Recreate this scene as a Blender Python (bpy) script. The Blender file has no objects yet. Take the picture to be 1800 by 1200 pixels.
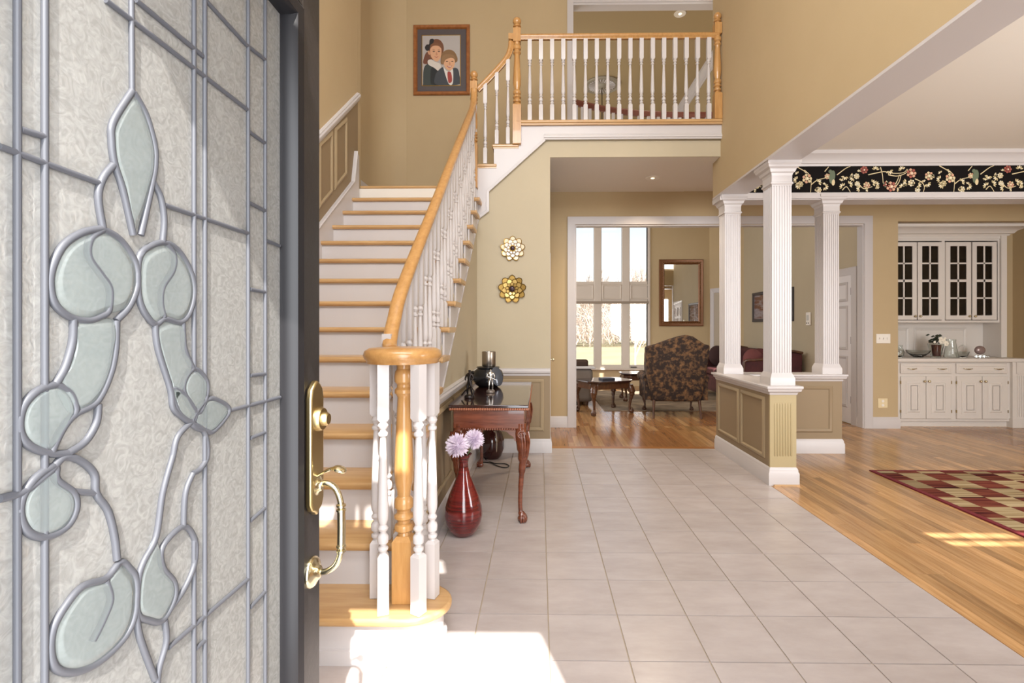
import bpy, bmesh, math, random
from mathutils import Vector, Matrix
random.seed(7)
scene = bpy.context.scene
C = scene.collection
PI = math.pi

# ------------------------------------------------------------------ camera
cam_d = bpy.data.cameras.new('camera'); cam = bpy.data.objects.new('camera', cam_d); C.objects.link(cam)
cam.location = (0, 0, 1.37); cam.rotation_euler = (PI/2, 0, math.radians(0.86))
cam_d.sensor_width = 36; cam_d.lens = 17.44; cam_d.clip_start = .05; cam_d.clip_end = 400
cam_d.shift_x = -35/1800; cam_d.shift_y = -23/1800
scene.camera = cam
scene.view_settings.view_transform = 'Standard'
scene.view_settings.look = 'None'
scene.view_settings.gamma = 1
scene.view_settings.use_curve_mapping = False
scene.view_settings.exposure = 0.38

# ------------------------------------------------------------------ sky, sun, daylight
world = bpy.data.worlds.new('world'); scene.world = world; world.use_nodes = True
wn = world.node_tree; bg = wn.nodes['Background']
sky = wn.nodes.new('ShaderNodeTexSky'); sky.sky_type = 'NISHITA'; sky.sun_disc = False
SUN = Vector((-.31, 1, -1.136)).normalized()
sky.sun_elevation = math.asin(-SUN.z); sky.sun_rotation = math.atan2(-SUN.x, -SUN.y)
sky.air_density = 1.0; sky.dust_density = 2.5; sky.ozone_density = 1
bw = wn.nodes.new('ShaderNodeRGBToBW'); mxs = wn.nodes.new('ShaderNodeMix'); mxs.data_type = 'RGBA'; mxs.inputs[0].default_value = .6
wn.links.new(sky.outputs[0], bw.inputs[0]); wn.links.new(sky.outputs[0], mxs.inputs[6]); wn.links.new(bw.outputs[0], mxs.inputs[7])
wn.links.new(mxs.outputs[2], bg.inputs[0]); bg.inputs[1].default_value = 0.25
def light(name, kind, loc, direction, power, color=(1, 1, 1), size=None, **kw):
    d = bpy.data.lights.new(name, kind); o = bpy.data.objects.new(name, d); C.objects.link(o)
    o.location = loc; o.rotation_euler = Vector(direction).to_track_quat('-Z', 'Y').to_euler()
    d.energy = power; d.color = color
    if size and kind == 'AREA': d.shape = 'RECTANGLE'; d.size, d.size_y = size
    for k, v in kw.items(): setattr(d, k, v)
    return o
light('sun', 'SUN', (2, -6, 9), SUN, 11, (1, .96, .9), angle=.009)
# area lamps for open door and dining windows, plus added fills without windows
light('foyer_fill_light', 'AREA', (-.1, .36, 4.55), (0, 1, -.12), 190, (.95, .97, 1), (2.6, 1.9))  # added fill high in the foyer; the wall behind it has no window
light('front_door_daylight', 'AREA', (.0, .22, 1.2), (0, 1, -.06), 34, (.92, .95, 1), (.85, 2.0))
light('dining_window_daylight', 'AREA', (4.6, .7, 1.75), (0, 1, .03), 150, (.97, .98, 1), (2.6, 1.9))
light('great_room_fill_light', 'AREA', (-2.3, 9.3, 2.3), (1, 0, -.05), 120, (.98, .98, 1), (3.4, 3.2))  # added fill at the great room's left wall, out of view
light('upper_hall_area_light', 'AREA', (-1.2, 9.2, 5.4), (1, -.2, .1), 10, (1, .95, .86), (1.6, 1.0))  # area lamp high in the great room, no opening behind it

# ------------------------------------------------------------------ mesh helpers
def tagged(o, label=None, cat=None, group=None, kind=None):
    if label: o['label'] = label
    if cat: o['category'] = cat
    if group: o['group'] = group
    if kind: o['kind'] = kind
    return o
def thing(name, label, cat, loc=(0, 0, 0), rz=0, group=None):
    o = bpy.data.objects.new(name, None); o.empty_display_size = .05; C.objects.link(o)
    o.location = loc; o.rotation_euler = (0, 0, rz)
    return tagged(o, label, cat, group)

def catmull(pts, n=6, closed=False):
    pts = [Vector(p) for p in pts]; N = len(pts); out = []
    for i in range(N if closed else N-1):
        if closed: p0, p1, p2, p3 = (pts[(i+k-1) % N] for k in range(4))
        else: p0, p1, p2, p3 = pts[max(i-1, 0)], pts[i], pts[i+1], pts[min(i+2, N-1)]
        for k in range(n):
            t = k/n
            out.append(.5*((2*p1)+(p2-p0)*t+(2*p0-5*p1+4*p2-p3)*t*t+(3*p1-p0-3*p2+p3)*t**3))
    if not closed: out.append(pts[-1])
    return out

class MB:
    def __init__(s): s.v = []; s.f = []; s.m = []; s.cur = 0
    def add(s, vs, fs):
        b = len(s.v); s.v += [Vector(p) for p in vs]
        for f in fs: s.f.append([b+i for i in f]); s.m.append(s.cur)
        return s
    def box(s, x0, x1, y0, y1, z0, z1):
        return s.add([(x0,y0,z0),(x1,y0,z0),(x1,y1,z0),(x0,y1,z0),(x0,y0,z1),(x1,y0,z1),(x1,y1,z1),(x0,y1,z1)],
              [(0,3,2,1),(4,5,6,7),(0,1,5,4),(1,2,6,5),(2,3,7,6),(3,0,4,7)])
    def cbox(s, c, d): return s.box(c[0]-d[0]/2, c[0]+d[0]/2, c[1]-d[1]/2, c[1]+d[1]/2, c[2]-d[2]/2, c[2]+d[2]/2)
    def prism(s, poly, axis, a, b):
        n = len(poly)
        P = {'x': lambda p, t: (t, p[0], p[1]), 'y': lambda p, t: (p[0], t, p[1]), 'z': lambda p, t: (p[0], p[1], t)}[axis]
        return s.add([P(p, a) for p in poly]+[P(p, b) for p in poly],
              [list(range(n))[::-1], [n+i for i in range(n)]]+[(i, (i+1) % n, n+(i+1) % n, n+i) for i in range(n)])
    def lathe(s, prof, c=(0, 0, 0), seg=16, axis='z', sq=None):
        # prof: (radius, height); sq: {index range}: square rings
        n = len(prof); vs = []
        for r, h in prof:
            for k in range(seg):
                a = 2*PI*k/seg
                p = (r*math.cos(a), r*math.sin(a), h)
                if axis == 'y': p = (p[0], p[2], p[1])
                if axis == 'x': p = (p[2], p[0], p[1])
                vs.append((p[0]+c[0], p[1]+c[1], p[2]+c[2]))
        fs = [(i*seg+k, i*seg+(k+1) % seg, (i+1)*seg+(k+1) % seg, (i+1)*seg+k) for i in range(n-1) for k in range(seg)]
        fs += [list(range(seg))[::-1], [(n-1)*seg+k for k in range(seg)]]
        return s.add(vs, fs)
    def tube(s, path, r, seg=8, flat=None, up=(0, 0, 1), caps=True):
        path = [Vector(p) for p in path]; n = len(path); vs = []
        R = r if isinstance(r, (list, tuple)) else [r]*n
        prev = None
        for i, p in enumerate(path):
            t = (path[min(i+1, n-1)]-path[max(i-1, 0)]).normalized()
            if prev is None:
                u = Vector(up); u = u-t*u.dot(t)
                if u.length < 1e-4: u = Vector((1, 0, 0))-t*t.x
            else:
                u = prev-t*prev.dot(t)
                if u.length < 1e-5: u = t.orthogonal()
            u.normalize(); prev = u; w = t.cross(u)
            fl = flat or 1
            for k in range(seg):
                a = 2*PI*k/seg
                vs.append(p+u*(R[i]*math.cos(a)*fl)+w*(R[i]*math.sin(a)))
        fs = [(i*seg+k, i*seg+(k+1) % seg, (i+1)*seg+(k+1) % seg, (i+1)*seg+k) for i in range(n-1) for k in range(seg)]
        if caps: fs += [list(range(seg))[::-1], [(n-1)*seg+k for k in range(seg)]]
        return s.add(vs, fs)
    def sweep(s, path, prof, N=(0, 0, 1), closed=False):
        # prof: (side, height along N); side = tangent x N, mitred
        path = [Vector(p) for p in path]; N = Vector(N).normalized(); n = len(path); m = len(prof); vs = []
        for i, p in enumerate(path):
            if closed: t0 = (p-path[i-1]).normalized(); t1 = (path[(i+1) % n]-p).normalized()
            else:
                t0 = (p-path[i-1]).normalized() if i else (path[1]-p).normalized()
                t1 = (path[i+1]-p).normalized() if i < n-1 else t0
            s0 = t0.cross(N); s1 = t1.cross(N); sd = (s0+s1)
            sd = sd/max(.15, (1+s0.dot(s1)))
            for a, b in prof: vs.append(p+sd*a+N*b)
        fs = []
        for i in range(n if closed else n-1):
            j = (i+1) % n
            for k in range(m):
                l = (k+1) % m
                fs.append((i*m+k, i*m+l, j*m+l, j*m+k))
        if not closed: fs += [list(range(m))[::-1], [(n-1)*m+k for k in range(m)]]
        return s.add(vs, fs)
    def sphere(s, c, r, seg=12, rings=8, sc=(1, 1, 1)):
        vs = []; fs = []
        for i in range(rings+1):
            ph = PI*i/rings
            for k in range(seg):
                a = 2*PI*k/seg
                vs.append((c[0]+r*sc[0]*math.sin(ph)*math.cos(a), c[1]+r*sc[1]*math.sin(ph)*math.sin(a), c[2]+r*sc[2]*math.cos(ph)))
        for i in range(rings):
            for k in range(seg): fs.append((i*seg+k, (i+1)*seg+k, (i+1)*seg+(k+1) % seg, i*seg+(k+1) % seg))
        return s.add(vs, fs)
    def mesh(s, name, mats, smooth=None, off=(0, 0, 0)):
        me = bpy.data.meshes.new(name); o = Vector(off)
        me.from_pydata([tuple(p-o) for p in s.v], [], s.f)
        for m in (mats if isinstance(mats, (list, tuple)) else [mats]): me.materials.append(m)
        me.polygons.foreach_set('material_index', s.m)
        bm = bmesh.new(); bm.from_mesh(me)
        bmesh.ops.remove_doubles(bm, verts=bm.verts, dist=1e-6)
        bmesh.ops.recalc_face_normals(bm, faces=bm.faces); bm.to_mesh(me); bm.free()
        if smooth:
            me.polygons.foreach_set('use_smooth', [True]*len(me.polygons)); me.set_sharp_from_angle(angle=math.radians(smooth))
        me.update(); return me
    def build(s, name, mats, parent=None, smooth=None, bevel=0, seg=2, local=False, sub=0, loc=None):
        # coordinates are world coordinates unless local (then in the parent's own space)
        off = Vector((0, 0, 0))
        if parent is not None and not local:
            p = parent
            while p is not None: off += p.location; p = p.parent
        base = Vector((0, 0, 0))
        if parent is None and loc is None and not local:
            xs = [p.x for p in s.v]; ys = [p.y for p in s.v]; zs = [p.z for p in s.v]
            base = Vector(((min(xs)+max(xs))/2, (min(ys)+max(ys))/2, min(zs)))
        o = bpy.data.objects.new(name, s.mesh(name, mats, smooth, off+base)); C.objects.link(o)
        o.location = base if loc is None else loc
        if parent is not None: o.parent = parent
        if bevel:
            b = o.modifiers.new('bevel', 'BEVEL'); b.width = bevel; b.segments = seg; b.limit_method = 'ANGLE'; b.angle_limit = math.radians(35)
            o.data.polygons.foreach_set('use_smooth', [True]*len(o.data.polygons)); o.data.set_sharp_from_angle(angle=math.radians(smooth or 40))
        if sub:
            b = o.modifiers.new('sub', 'SUBSURF'); b.levels = sub; b.render_levels = sub
        return o
def put(me, name, loc, parent=None, rz=0, rot=None):
    o = bpy.data.objects.new(name, me); C.objects.link(o)
    off = Vector((0, 0, 0)); p = parent
    while p is not None: off += p.location; p = p.parent
    o.location = Vector(loc)-off; o.rotation_euler = rot or (0, 0, rz); o.parent = parent
    return o
def copy_tree(o, parent=None):
    c = o.copy(); C.objects.link(c); c.parent = parent
    for ch in list(o.children): copy_tree(ch, c)
    return c
def struct(o): o['kind'] = 'structure'; return o
def rect(c0, c1): return [(c0[0], c0[1]), (c1[0], c0[1]), (c1[0], c1[1]), (c0[0], c1[1])]

# ------------------------------------------------------------------ materials
def lin(c): return tuple((x/255/12.92 if x/255 <= .04045 else ((x/255+.055)/1.055)**2.4) for x in c)+(1,)
def mat(name, rgb, rough=.5, metal=0, var=0, noise=None, bump=None, spec=.5, coat=0, **kw):
    m = bpy.data.materials.new(name); m.use_nodes = True; nt = m.node_tree; b = nt.nodes['Principled BSDF']
    b.inputs['Base Color'].default_value = lin(rgb); b.inputs['Roughness'].default_value = rough
    b.inputs['Metallic'].default_value = metal; b.inputs['Specular IOR Level'].default_value = spec
    b.inputs['Coat Weight'].default_value = coat
    for k, v in kw.items(): b.inputs[k.replace('_', ' ')].default_value = v
    L = nt.links; src = None
    tc = nt.nodes.new('ShaderNodeTexCoord'); oi = nt.nodes.new('ShaderNodeObjectInfo')
    if noise:
        scale, c2, lo, hi, stretch = noise
        mp = nt.nodes.new('ShaderNodeMapping'); mp.inputs['Scale'].default_value = stretch
        of = nt.nodes.new('ShaderNodeVectorMath'); of.operation = 'SCALE'; of.inputs[0].default_value = (37, 61, 23)
        L.new(oi.outputs['Random'], of.inputs['Scale'])
        ad = nt.nodes.new('ShaderNodeVectorMath'); ad.operation = 'ADD'
        L.new(tc.outputs['Object'], ad.inputs[0]); L.new(of.outputs[0], ad.inputs[1])
        L.new(ad.outputs[0], mp.inputs[0])
        nz = nt.nodes.new('ShaderNodeTexNoise'); nz.inputs['Scale'].default_value = scale; nz.inputs['Detail'].default_value = 6
        nz.inputs['Roughness'].default_value = .62
        L.new(mp.outputs[0], nz.inputs['Vector'])
        rp = nt.nodes.new('ShaderNodeValToRGB'); rp.color_ramp.elements[0].position = lo; rp.color_ramp.elements[1].position = hi
        rp.color_ramp.elements[0].color = lin(rgb); rp.color_ramp.elements[1].color = lin(c2)
        L.new(nz.outputs[0], rp.inputs[0]); src = rp.outputs[0]
        if bump:
            bp = nt.nodes.new('ShaderNodeBump'); bp.inputs['Strength'].default_value = bump; bp.inputs['Distance'].default_value = .004
            L.new(nz.outputs[0], bp.inputs['Height']); L.new(bp.outputs[0], b.inputs['Normal'])
    if var:
        hs = nt.nodes.new('ShaderNodeHueSaturation'); mr = nt.nodes.new('ShaderNodeMapRange')
        mr.inputs[3].default_value = 1-var; mr.inputs[4].default_value = 1+var*.7
        L.new(oi.outputs['Random'], mr.inputs[0]); L.new(mr.outputs[0], hs.inputs['Value'])
        hs.inputs['Color'].default_value = lin(rgb)
        if src: L.new(src, hs.inputs['Color'])
        src = hs.outputs[0]
    if src: L.new(src, b.inputs['Base Color'])
    return m
Y1 = (9, 1, 9); X1 = (1, 9, 9); Z1 = (9, 9, 1)
tan = mat('tan_wall_paint', (189, 167, 130), .75, noise=(1.1, (184, 162, 125), .3, .7, (1, 1, 1)))
beige = mat('beige_wall_paint', (186, 173, 147), .75, noise=(1.1, (181, 168, 142), .3, .7, (1, 1, 1)))
brown_mould = mat('brown_moulding_paint', (160, 140, 109), .5)
brown_paint = mat('brown_wainscot_paint', (142, 122, 94), .6)
khaki = mat('khaki_flute_paint', (174, 157, 118), .55)
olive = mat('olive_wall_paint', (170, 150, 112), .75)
white = mat('white_trim_paint', (198, 192, 190), .38)
ceil_m = mat('ceiling_paint', (226, 219, 208), .8)
tile_m = mat('ceramic_tile', (184, 174, 170), .27, var=.03, noise=(5, (168, 157, 152), .35, .75, (.6, 1.5, 1)), bump=.12, spec=.5)
grout = mat('grout', (172, 156, 136), .85)
oakf = mat('oak_floor', (188, 147, 100), .22, var=.34, noise=(3.2, (156, 114, 70), .38, .72, (12, .9, 1)), spec=.5)
oakx = mat('oak_floor_crosswise', (190, 134, 78), .26, var=.17, noise=(3.2, (160, 104, 56), .38, .72, (.9, 12, 1)), spec=.5)
oakt = mat('oak_stair_tread', (196, 158, 110), .3, var=.04, noise=(3.5, (178, 136, 88), .38, .72, (1, 10, 10)), coat=.2)
oakr = mat('oak_handrail', (188, 142, 86), .28, noise=(4, (168, 120, 66), .38, .7, (10, 1.4, 10)), coat=.3)
oakn = mat('oak_newel', (190, 144, 88), .28, noise=(4, (170, 122, 68), .38, .7, (10, 10, 1.2)), coat=.3)
subfl = mat('dark_oak_subfloor', (96, 62, 34), .8)  # dark brown slab seen in the joints between planks
mahog = mat('mahogany', (124, 66, 42), .22, noise=(5, (86, 42, 26), .35, .7, (1, 8, 8)), coat=.5)
mahogd = mat('dark_mahogany_top', (58, 32, 26), .12, noise=(5, (40, 22, 18), .35, .7, (8, 1, 8)), coat=.6)
walnut = mat('carved_walnut', (98, 62, 38), .3, noise=(9, (62, 38, 24), .35, .7, (3, 3, 1)), coat=.3)
brass = mat('polished_brass', (214, 204, 172), .2, 1)
antique = mat('aged_brass', (176, 156, 112), .3, 1)
black_door = mat('black_door_paint', (34, 31, 31), .36, noise=(60, (48, 45, 45), .55, .8, (1, 1, 1)), bump=.1)
lead = mat('lead_came', (70, 71, 76), .48, .05)
iron = mat('dark_bronze', (52, 46, 44), .35, .8)
silver = mat('silver_metal', (196, 194, 190), .25, 1)
blackg = mat('black_gloss', (24, 24, 26), .18)
plastic_w = mat('white_plastic', (236, 230, 220), .4)
ivory = mat('ivory_plastic', (226, 208, 168), .4)
def glassy(name, rgb, rough, tr, ior=1.45, alpha=1, noise=0, bump=.2, scale=60):
    m = mat(name, rgb, rough); b = m.node_tree.nodes['Principled BSDF']
    b.inputs['Transmission Weight'].default_value = tr; b.inputs['IOR'].default_value = ior
    if alpha < 1: b.inputs['Alpha'].default_value = alpha
    if noise:
        nt = m.node_tree; nz = nt.nodes.new('ShaderNodeTexNoise'); nz.inputs['Scale'].default_value = scale; nz.inputs['Detail'].default_value = 4
        nz.inputs['Distortion'].default_value = 1.2
        tc = nt.nodes.new('ShaderNodeTexCoord'); nt.links.new(tc.outputs['Object'], nz.inputs['Vector'])
        bp = nt.nodes.new('ShaderNodeBump'); bp.inputs['Strength'].default_value = bump; bp.inputs['Distance'].default_value = .003
        nt.links.new(nz.outputs[0], bp.inputs['Height']); nt.links.new(bp.outputs[0], b.inputs['Normal'])
    return m
def thin_glass(name, clear, tint=(1, 1, 1), rough=.02, diff=0, dcol=(.8, .85, .86), bump=0, scale=50):
    # a thin pane: see-through, with a surface reflection and an optional frosted share
    m = bpy.data.materials.new(name); m.use_nodes = True; nt = m.node_tree; L = nt.links
    for n in list(nt.nodes): nt.nodes.remove(n)
    out = nt.nodes.new('ShaderNodeOutputMaterial'); tr = nt.nodes.new('ShaderNodeBsdfTransparent'); tr.inputs[0].default_value = tint+(1,)
    gl = nt.nodes.new('ShaderNodeBsdfGlossy'); gl.inputs['Roughness'].default_value = rough
    fr = nt.nodes.new('ShaderNodeFresnel'); fr.inputs[0].default_value = 1.5
    mx = nt.nodes.new('ShaderNodeMixShader'); L.new(fr.outputs[0], mx.inputs[0]); L.new(gl.outputs[0], mx.inputs[2])
    inner = tr
    if diff:
        df = nt.nodes.new('ShaderNodeBsdfDiffuse'); df.inputs[0].default_value = dcol+(1,)
        tl = nt.nodes.new('ShaderNodeBsdfTranslucent'); tl.inputs[0].default_value = dcol+(1,)
        md = nt.nodes.new('ShaderNodeMixShader'); md.inputs[0].default_value = .5; L.new(df.outputs[0], md.inputs[1]); L.new(tl.outputs[0], md.inputs[2])
        mi = nt.nodes.new('ShaderNodeMixShader'); mi.inputs[0].default_value = diff; L.new(tr.outputs[0], mi.inputs[1]); L.new(md.outputs[0], mi.inputs[2])
        inner = mi
        if bump:
            nz = nt.nodes.new('ShaderNodeTexNoise'); nz.inputs['Scale'].default_value = scale; nz.inputs['Detail'].default_value = 5; nz.inputs['Distortion'].default_value = 2.5
            tc = nt.nodes.new('ShaderNodeTexCoord'); L.new(tc.outputs['Object'], nz.inputs['Vector'])
            mr = nt.nodes.new('ShaderNodeMapRange'); mr.inputs[1].default_value = .35; mr.inputs[2].default_value = .68
            mr.inputs[3].default_value = diff-.06; mr.inputs[4].default_value = diff+.06
            L.new(nz.outputs[0], mr.inputs[0]); L.new(mr.outputs[0], mi.inputs[0])
            bp = nt.nodes.new('ShaderNodeBump'); bp.inputs['Strength'].default_value = bump; bp.inputs['Distance'].default_value = .004
            L.new(nz.outputs[0], bp.inputs['Height']); L.new(bp.outputs[0], gl.inputs['Normal'])
    L.new(inner.outputs[0], mx.inputs[1]); L.new(mx.outputs[0], out.inputs[0])
    return m
window_glass = thin_glass('window_glass', 1)
# ------------------------------------------------------------------ the room shell
XL, XS, XR, FW, LW, FAR, XE = -2.02, -.69, 1.99, 5.48, 6.88, 11.8, 4.46
TOP = 6.1; BAL = 3.645; HALLC = 3.262; DCEIL = 3.30; BEAM = 2.84
BASE = [(0, 0), (.020, 0), (.020, .105), (.013, .118), (.013, .132), (.006, .15), (0, .155)]
RAIL = [(0, -.042), (.010, -.042), (.016, -.02), (.034, -.008), (.038, .012), (.030, .024), (.030, .034), (0, .042)]
PANEL = [(-.019, 0), (-.019, .008), (-.008, .017), (.008, .013), (.019, .005), (.019, 0)]
CROWN = [(0, 0), (.008, 0), (.014, .022), (.028, .030), (.040, .065), (.075, .100), (.095, .112), (.098, .150), (0, .150)]
CASING = [(-.055, 0), (-.055, .022), (-.035, .026), (.035, .014), (.05, .018), (.055, .012), (.055, 0)]

def wallbox(name, dims, m, parent=None):
    mb = MB(); mb.box(*dims); o = mb.build(name, m, parent); return struct(o) if parent is None else o
def base_run(name, path, m=None):
    mb = MB(); mb.sweep(path, BASE); return struct(mb.build(name, m or white, smooth=30))
def panel_frame(parent, pts, N, m, name='panel_moulding'):
    mb = MB(); mb.sweep(pts, PANEL, N, closed=True); return mb.build(name, m, parent, smooth=25)

# floor: grout bed + tiles
fl = wallbox('floor', (-2.14, 2.02, .1, 5.68, -.12, -.005), grout)
TP = .33; X0 = .042; Yg = 2.379
full = MB(); full.box(-TP/2+.003, TP/2-.003, -TP/2+.003, TP/2-.003, -.012, 0)
full_me = full.mesh('tile', tile_m)
for j in range(-6, 10):
    ya, yb = Yg+j*TP, Yg+(j+1)*TP
    xa_lim = -2.02 if ya < 1.95 else XS
    for i in range(-7, 7):
        xa, xb = X0+i*TP, X0+(i+1)*TP
        if xb <= xa_lim+.02 or xa >= 2.015: continue
        if xa < xa_lim or xb > 2.018:
            a, b = max(xa, xa_lim), min(xb, 2.018)
            m_ = MB(); m_.box(a+.003, b-.003, ya+.003, yb-.003, -.012, 0)
            o = m_.build('tile', tile_m, fl); continue
        put(full_me, 'tile', ((xa+xb)/2, (ya+yb)/2, 0), fl)
# wood floor
wf = wallbox('floor', (2.02, 7.2, .6, LW+.1, -.12, -.006), subfl)
PW = .07; near = 0
st = [MB(), MB()]
plank_me = {}
def plank_mesh(L):
    if L not in plank_me:
        m_ = MB(); m_.box(-PW/2+.0006, PW/2-.0006, -L/2+.0006, L/2-.0006, -.014, 0); plank_me[L] = m_.mesh('plank', oakf)
    return plank_me[L]
stuff = MB()
def lay(x, ya, yb, parts_lim):
    global near
    y = ya-random.choice((0, .2, .35, .5, .7))
    while y < yb:
        L = random.choice((.7, .9, 1.1, 1.3, 1.5)); a, b = max(y, ya), min(y+L, yb); y += L
        if b-a < .02: continue
        mid = (a+b)/2
        if parts_lim and near < 295 and x < 5.4 and b > 1.9:
            near += 1
            if b-a > L-1e-4: put(plank_mesh(L), 'plank', (x, mid, 0), wf)
            else:
                m_ = MB(); m_.box(x-PW/2+.0006, x+PW/2-.0006, a+.0006, b-.0006, -.014, 0); m_.build('plank', oakf, wf)
        else:
            stuff.cur = random.randrange(4)
            stuff.box(x-PW/2+.0006, x+PW/2-.0006, a+.0006, b-.0006, -.014, 0)
x = 2.02+PW/2
while x < 7.15: lay(x, .6, LW+.1, True); x += PW
oaks = [mat('oak_floor_shade', c, .19, noise=(3.2, tuple(int(v*.84) for v in c), .38, .72, (12, .9, 1))) for c in ((178, 134, 88), (158, 110, 68), (190, 148, 100), (166, 118, 74))]
o = stuff.build('plank', oaks, wf); o['kind'] = 'stuff'
hf = wallbox('floor', (-2.5, 2.02, 5.68, LW+.1, -.12, -.006), subfl)
lf = wallbox('floor', (-2.5, 4.6, LW+.1, FAR+.1, -.12, -.006), subfl)
stuff = MB(); x = .1
while x < 2.0: lay(x, 5.77, LW+.1, False); x += PW
o = stuff.build('plank', oaks, hf); o['kind'] = 'stuff'
stuff = MB(); x = -2.4
while x < 4.5: lay(x, LW+.1, FAR, False); x += PW
o = stuff.build('plank', oaks, lf); o['kind'] = 'stuff'
m_ = MB(); m_.box(.1, 2.02, 5.682, 5.768, -.014, .002); m_.build('threshold_plank', oakx, hf)

# left wall with raking wainscot (the wall up the stairs)
R_, G_, N1 = .197, .25, 1.985
SLP = R_/G_
def nose(k): return N1+(k-1)*G_
wl = wallbox('wall_left', (XL-.12, XL, .1, FW, -.1, TOP), tan)
def nl(y): return R_+SLP*(y-N1)      # nosing line height
# wainscot field: a thin brown skin between the skirt and the raking rail
m_ = MB(); RH = 1.0
m_.prism([(1.2, 0), (2.0, 0), (FW, nl(FW)), (FW, nl(FW)+RH), (2.0, .95+.06), (1.2, .95)], 'x', XL, XL+.004); m_.build('wainscot_field', brown_paint, wl)
for k in range(9):
    y0 = 2.35+k*.36; y1 = y0+.27
    if y1 > FW-.04: break
    panel_frame(wl, [(XL+.004, y0, nl(y0)+.30), (XL+.004, y1, nl(y1)+.30), (XL+.004, y1, nl(y1)+.86), (XL+.004, y0, nl(y0)+.86)], (1, 0, 0), brown_mould)
m_ = MB(); m_.sweep([(XL, .3, .96), (XL, 1.95, .96), (XL, FW+.012, nl(FW)+RH)], [(-p[1], p[0]) for p in RAIL], (1, 0, 0)); struct(m_.build('trim_1', white, smooth=30))

# landing alcove + upper back wall
LP = catmull([(XL-.18, FW+.05, 0), (XL-.18, 6.25, 0), (XL-.17, 6.5, 0), (XL-.10, 6.7, 0), (-2.0, 6.83, 0), (-1.85, 6.879, 0)], 5)
m_ = MB(); m_.sweep(LP, [(0, 2.6), (0, TOP), (-.1, TOP), (-.1, 2.6)]); struct(m_.build('wall_landing', tan, smooth=50))
wallbox('wall_landing', (XL-.30, XL, FW+.001, FW+.10, 2.6, TOP), tan)
struct(MB().box(-1.9, .10, LW, LW+.12, 2.6, TOP).box(.10, .386, LW, LW+.12, 3.3, TOP).build('wall_back', tan))
m_ = MB(); m_.sweep([(p.x, p.y, 2.955) for p in LP]+[(XS-.1, LW, 2.955)], [(a, b*1.6) for a, b in BASE]); struct(m_.build('baseboard_landing', white, smooth=30))

# wall below the stairs, closet wall with the metal flowers, landing slab
ws = MB(); ws.prism([(2.33, -.01), (FW-.001, -.01), (FW-.001, 2.75), (5.40, 2.75), (2.33, .30)], 'x', XS-.10, XS)
wst = struct(ws.build('wall_under_stairs', beige))
m_ = MB(); m_.prism([(2.9, 0), (FW, 0), (FW, .89), (2.9, .89)], 'x', XS, XS+.004); m_.build('wainscot_field', brown_paint, wst)
for y0, y1, zt0, zt1 in ((2.72, 3.12, .52, .78), (3.22, 3.86, .80, .80), (3.98, 4.62, .80, .80), (4.74, 5.36, .80, .80)):
    panel_frame(wst, [(XS+.004, y0, .26), (XS+.004, y1, .26), (XS+.004, y1, zt1), (XS+.004, y0, zt0)], (1, 0, 0), brown_mould)
m_ = MB(); m_.sweep([(XS, 2.98, .89), (XS, FW, .89), (.119, FW, .89)], RAIL); struct(m_.build('trim_2', white, smooth=30))
base_run('baseboard_left', [(XS, 2.30, 0), (XS, FW, 0), (.119, FW, 0), (.119, FW+.3, 0)])
wc = wallbox('wall_closet', (XS-.02, .119, FW, LW, -.05, 2.9), beige)
m_ = MB(); m_.box(XS, .119, FW-.004, FW, .02, .89); m_.build('wainscot_field', brown_paint, wc)
panel_frame(wc, [(-.62, FW-.004, .26), (-.62, FW-.004, .79), (.03, FW-.004, .79), (.03, FW-.004, .26)], (0, -1, 0), brown_mould)
m_ = MB(); m_.box(XL-.15, XS-.02, FW+.001, LW, 2.80, 2.92); struct(m_.build('ceiling', ceil_m))

# front fascia of upper flight, balcony and the hall ceiling under it
bf = wallbox('wall_balcony', (.119, XR, FW, FW+.012, HALLC-.004, BAL-.036), beige)
m_ = MB(); m_.prism([(XS-.02, 2.9), (.119, 2.9), (.119, BAL-.05), (-.25, BAL-.05), (-.25, 3.36), (-.5, 3.36), (-.5, 3.14), (XS-.02, 3.14)], 'y', FW, FW+.1)
m_.build('flight_side_wall', beige, bf)
m_ = MB(); m_.box(-.25, XR, FW+.1, LW+.12, HALLC+.02, BAL-.03); struct(m_.build('floor_balcony', oakf))
m_ = MB(); m_.box(-.25, XR, FW+.062, LW+.12, BAL-.03, BAL); struct(m_.build('floor_balcony', oakf))
m_ = MB(); m_.box(.119, XR, FW+.012, LW, HALLC-.004, HALLC+.02); struct(m_.build('ceiling', ceil_m))
m_ = MB(); m_.box(XR, 7.2, 5.72, LW, HALLC, HALLC+.1); struct(m_.build('ceiling', ceil_m))

# wall of the great room opening
OXL, OXR, OZ = .445, 4.51, 2.858           # casing centre lines
lw = MB()
lw.box(.10, .497, LW, LW+.12, 0, 3.3); lw.box(.497, 4.455, LW, LW+.12, 2.80, 3.3); lw.box(4.455, 4.92, LW, LW+.12, 0, 3.3)
lw.box(4.92, 7.2, LW, LW+.12, 2.84, 3.3)
lwo = struct(lw.build('wall_back', tan))
m_ = MB(); m_.sweep([(OXL, LW, 0), (OXL, LW, OZ), (OXR, LW, OZ), (OXR, LW, 0)], CASING, (0, -1, 0)); struct(m_.build('trim_3', white, smooth=30))
m_ = MB(); m_.box(.497, .512, LW, LW+.12, 0, 2.8); m_.box(4.44, 4.455, LW, LW+.12, 0, 2.785); m_.box(.512, 4.455, LW, LW+.12, 2.785, 2.8)
struct(m_.build('trim_4', white))
base_run('baseboard_back', [(.12, LW, 0), (.388, LW, 0)]); base_run('baseboard_back', [(4.567, LW, 0), (4.92, LW, 0), (4.92, LW+.06, 0)])

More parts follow.
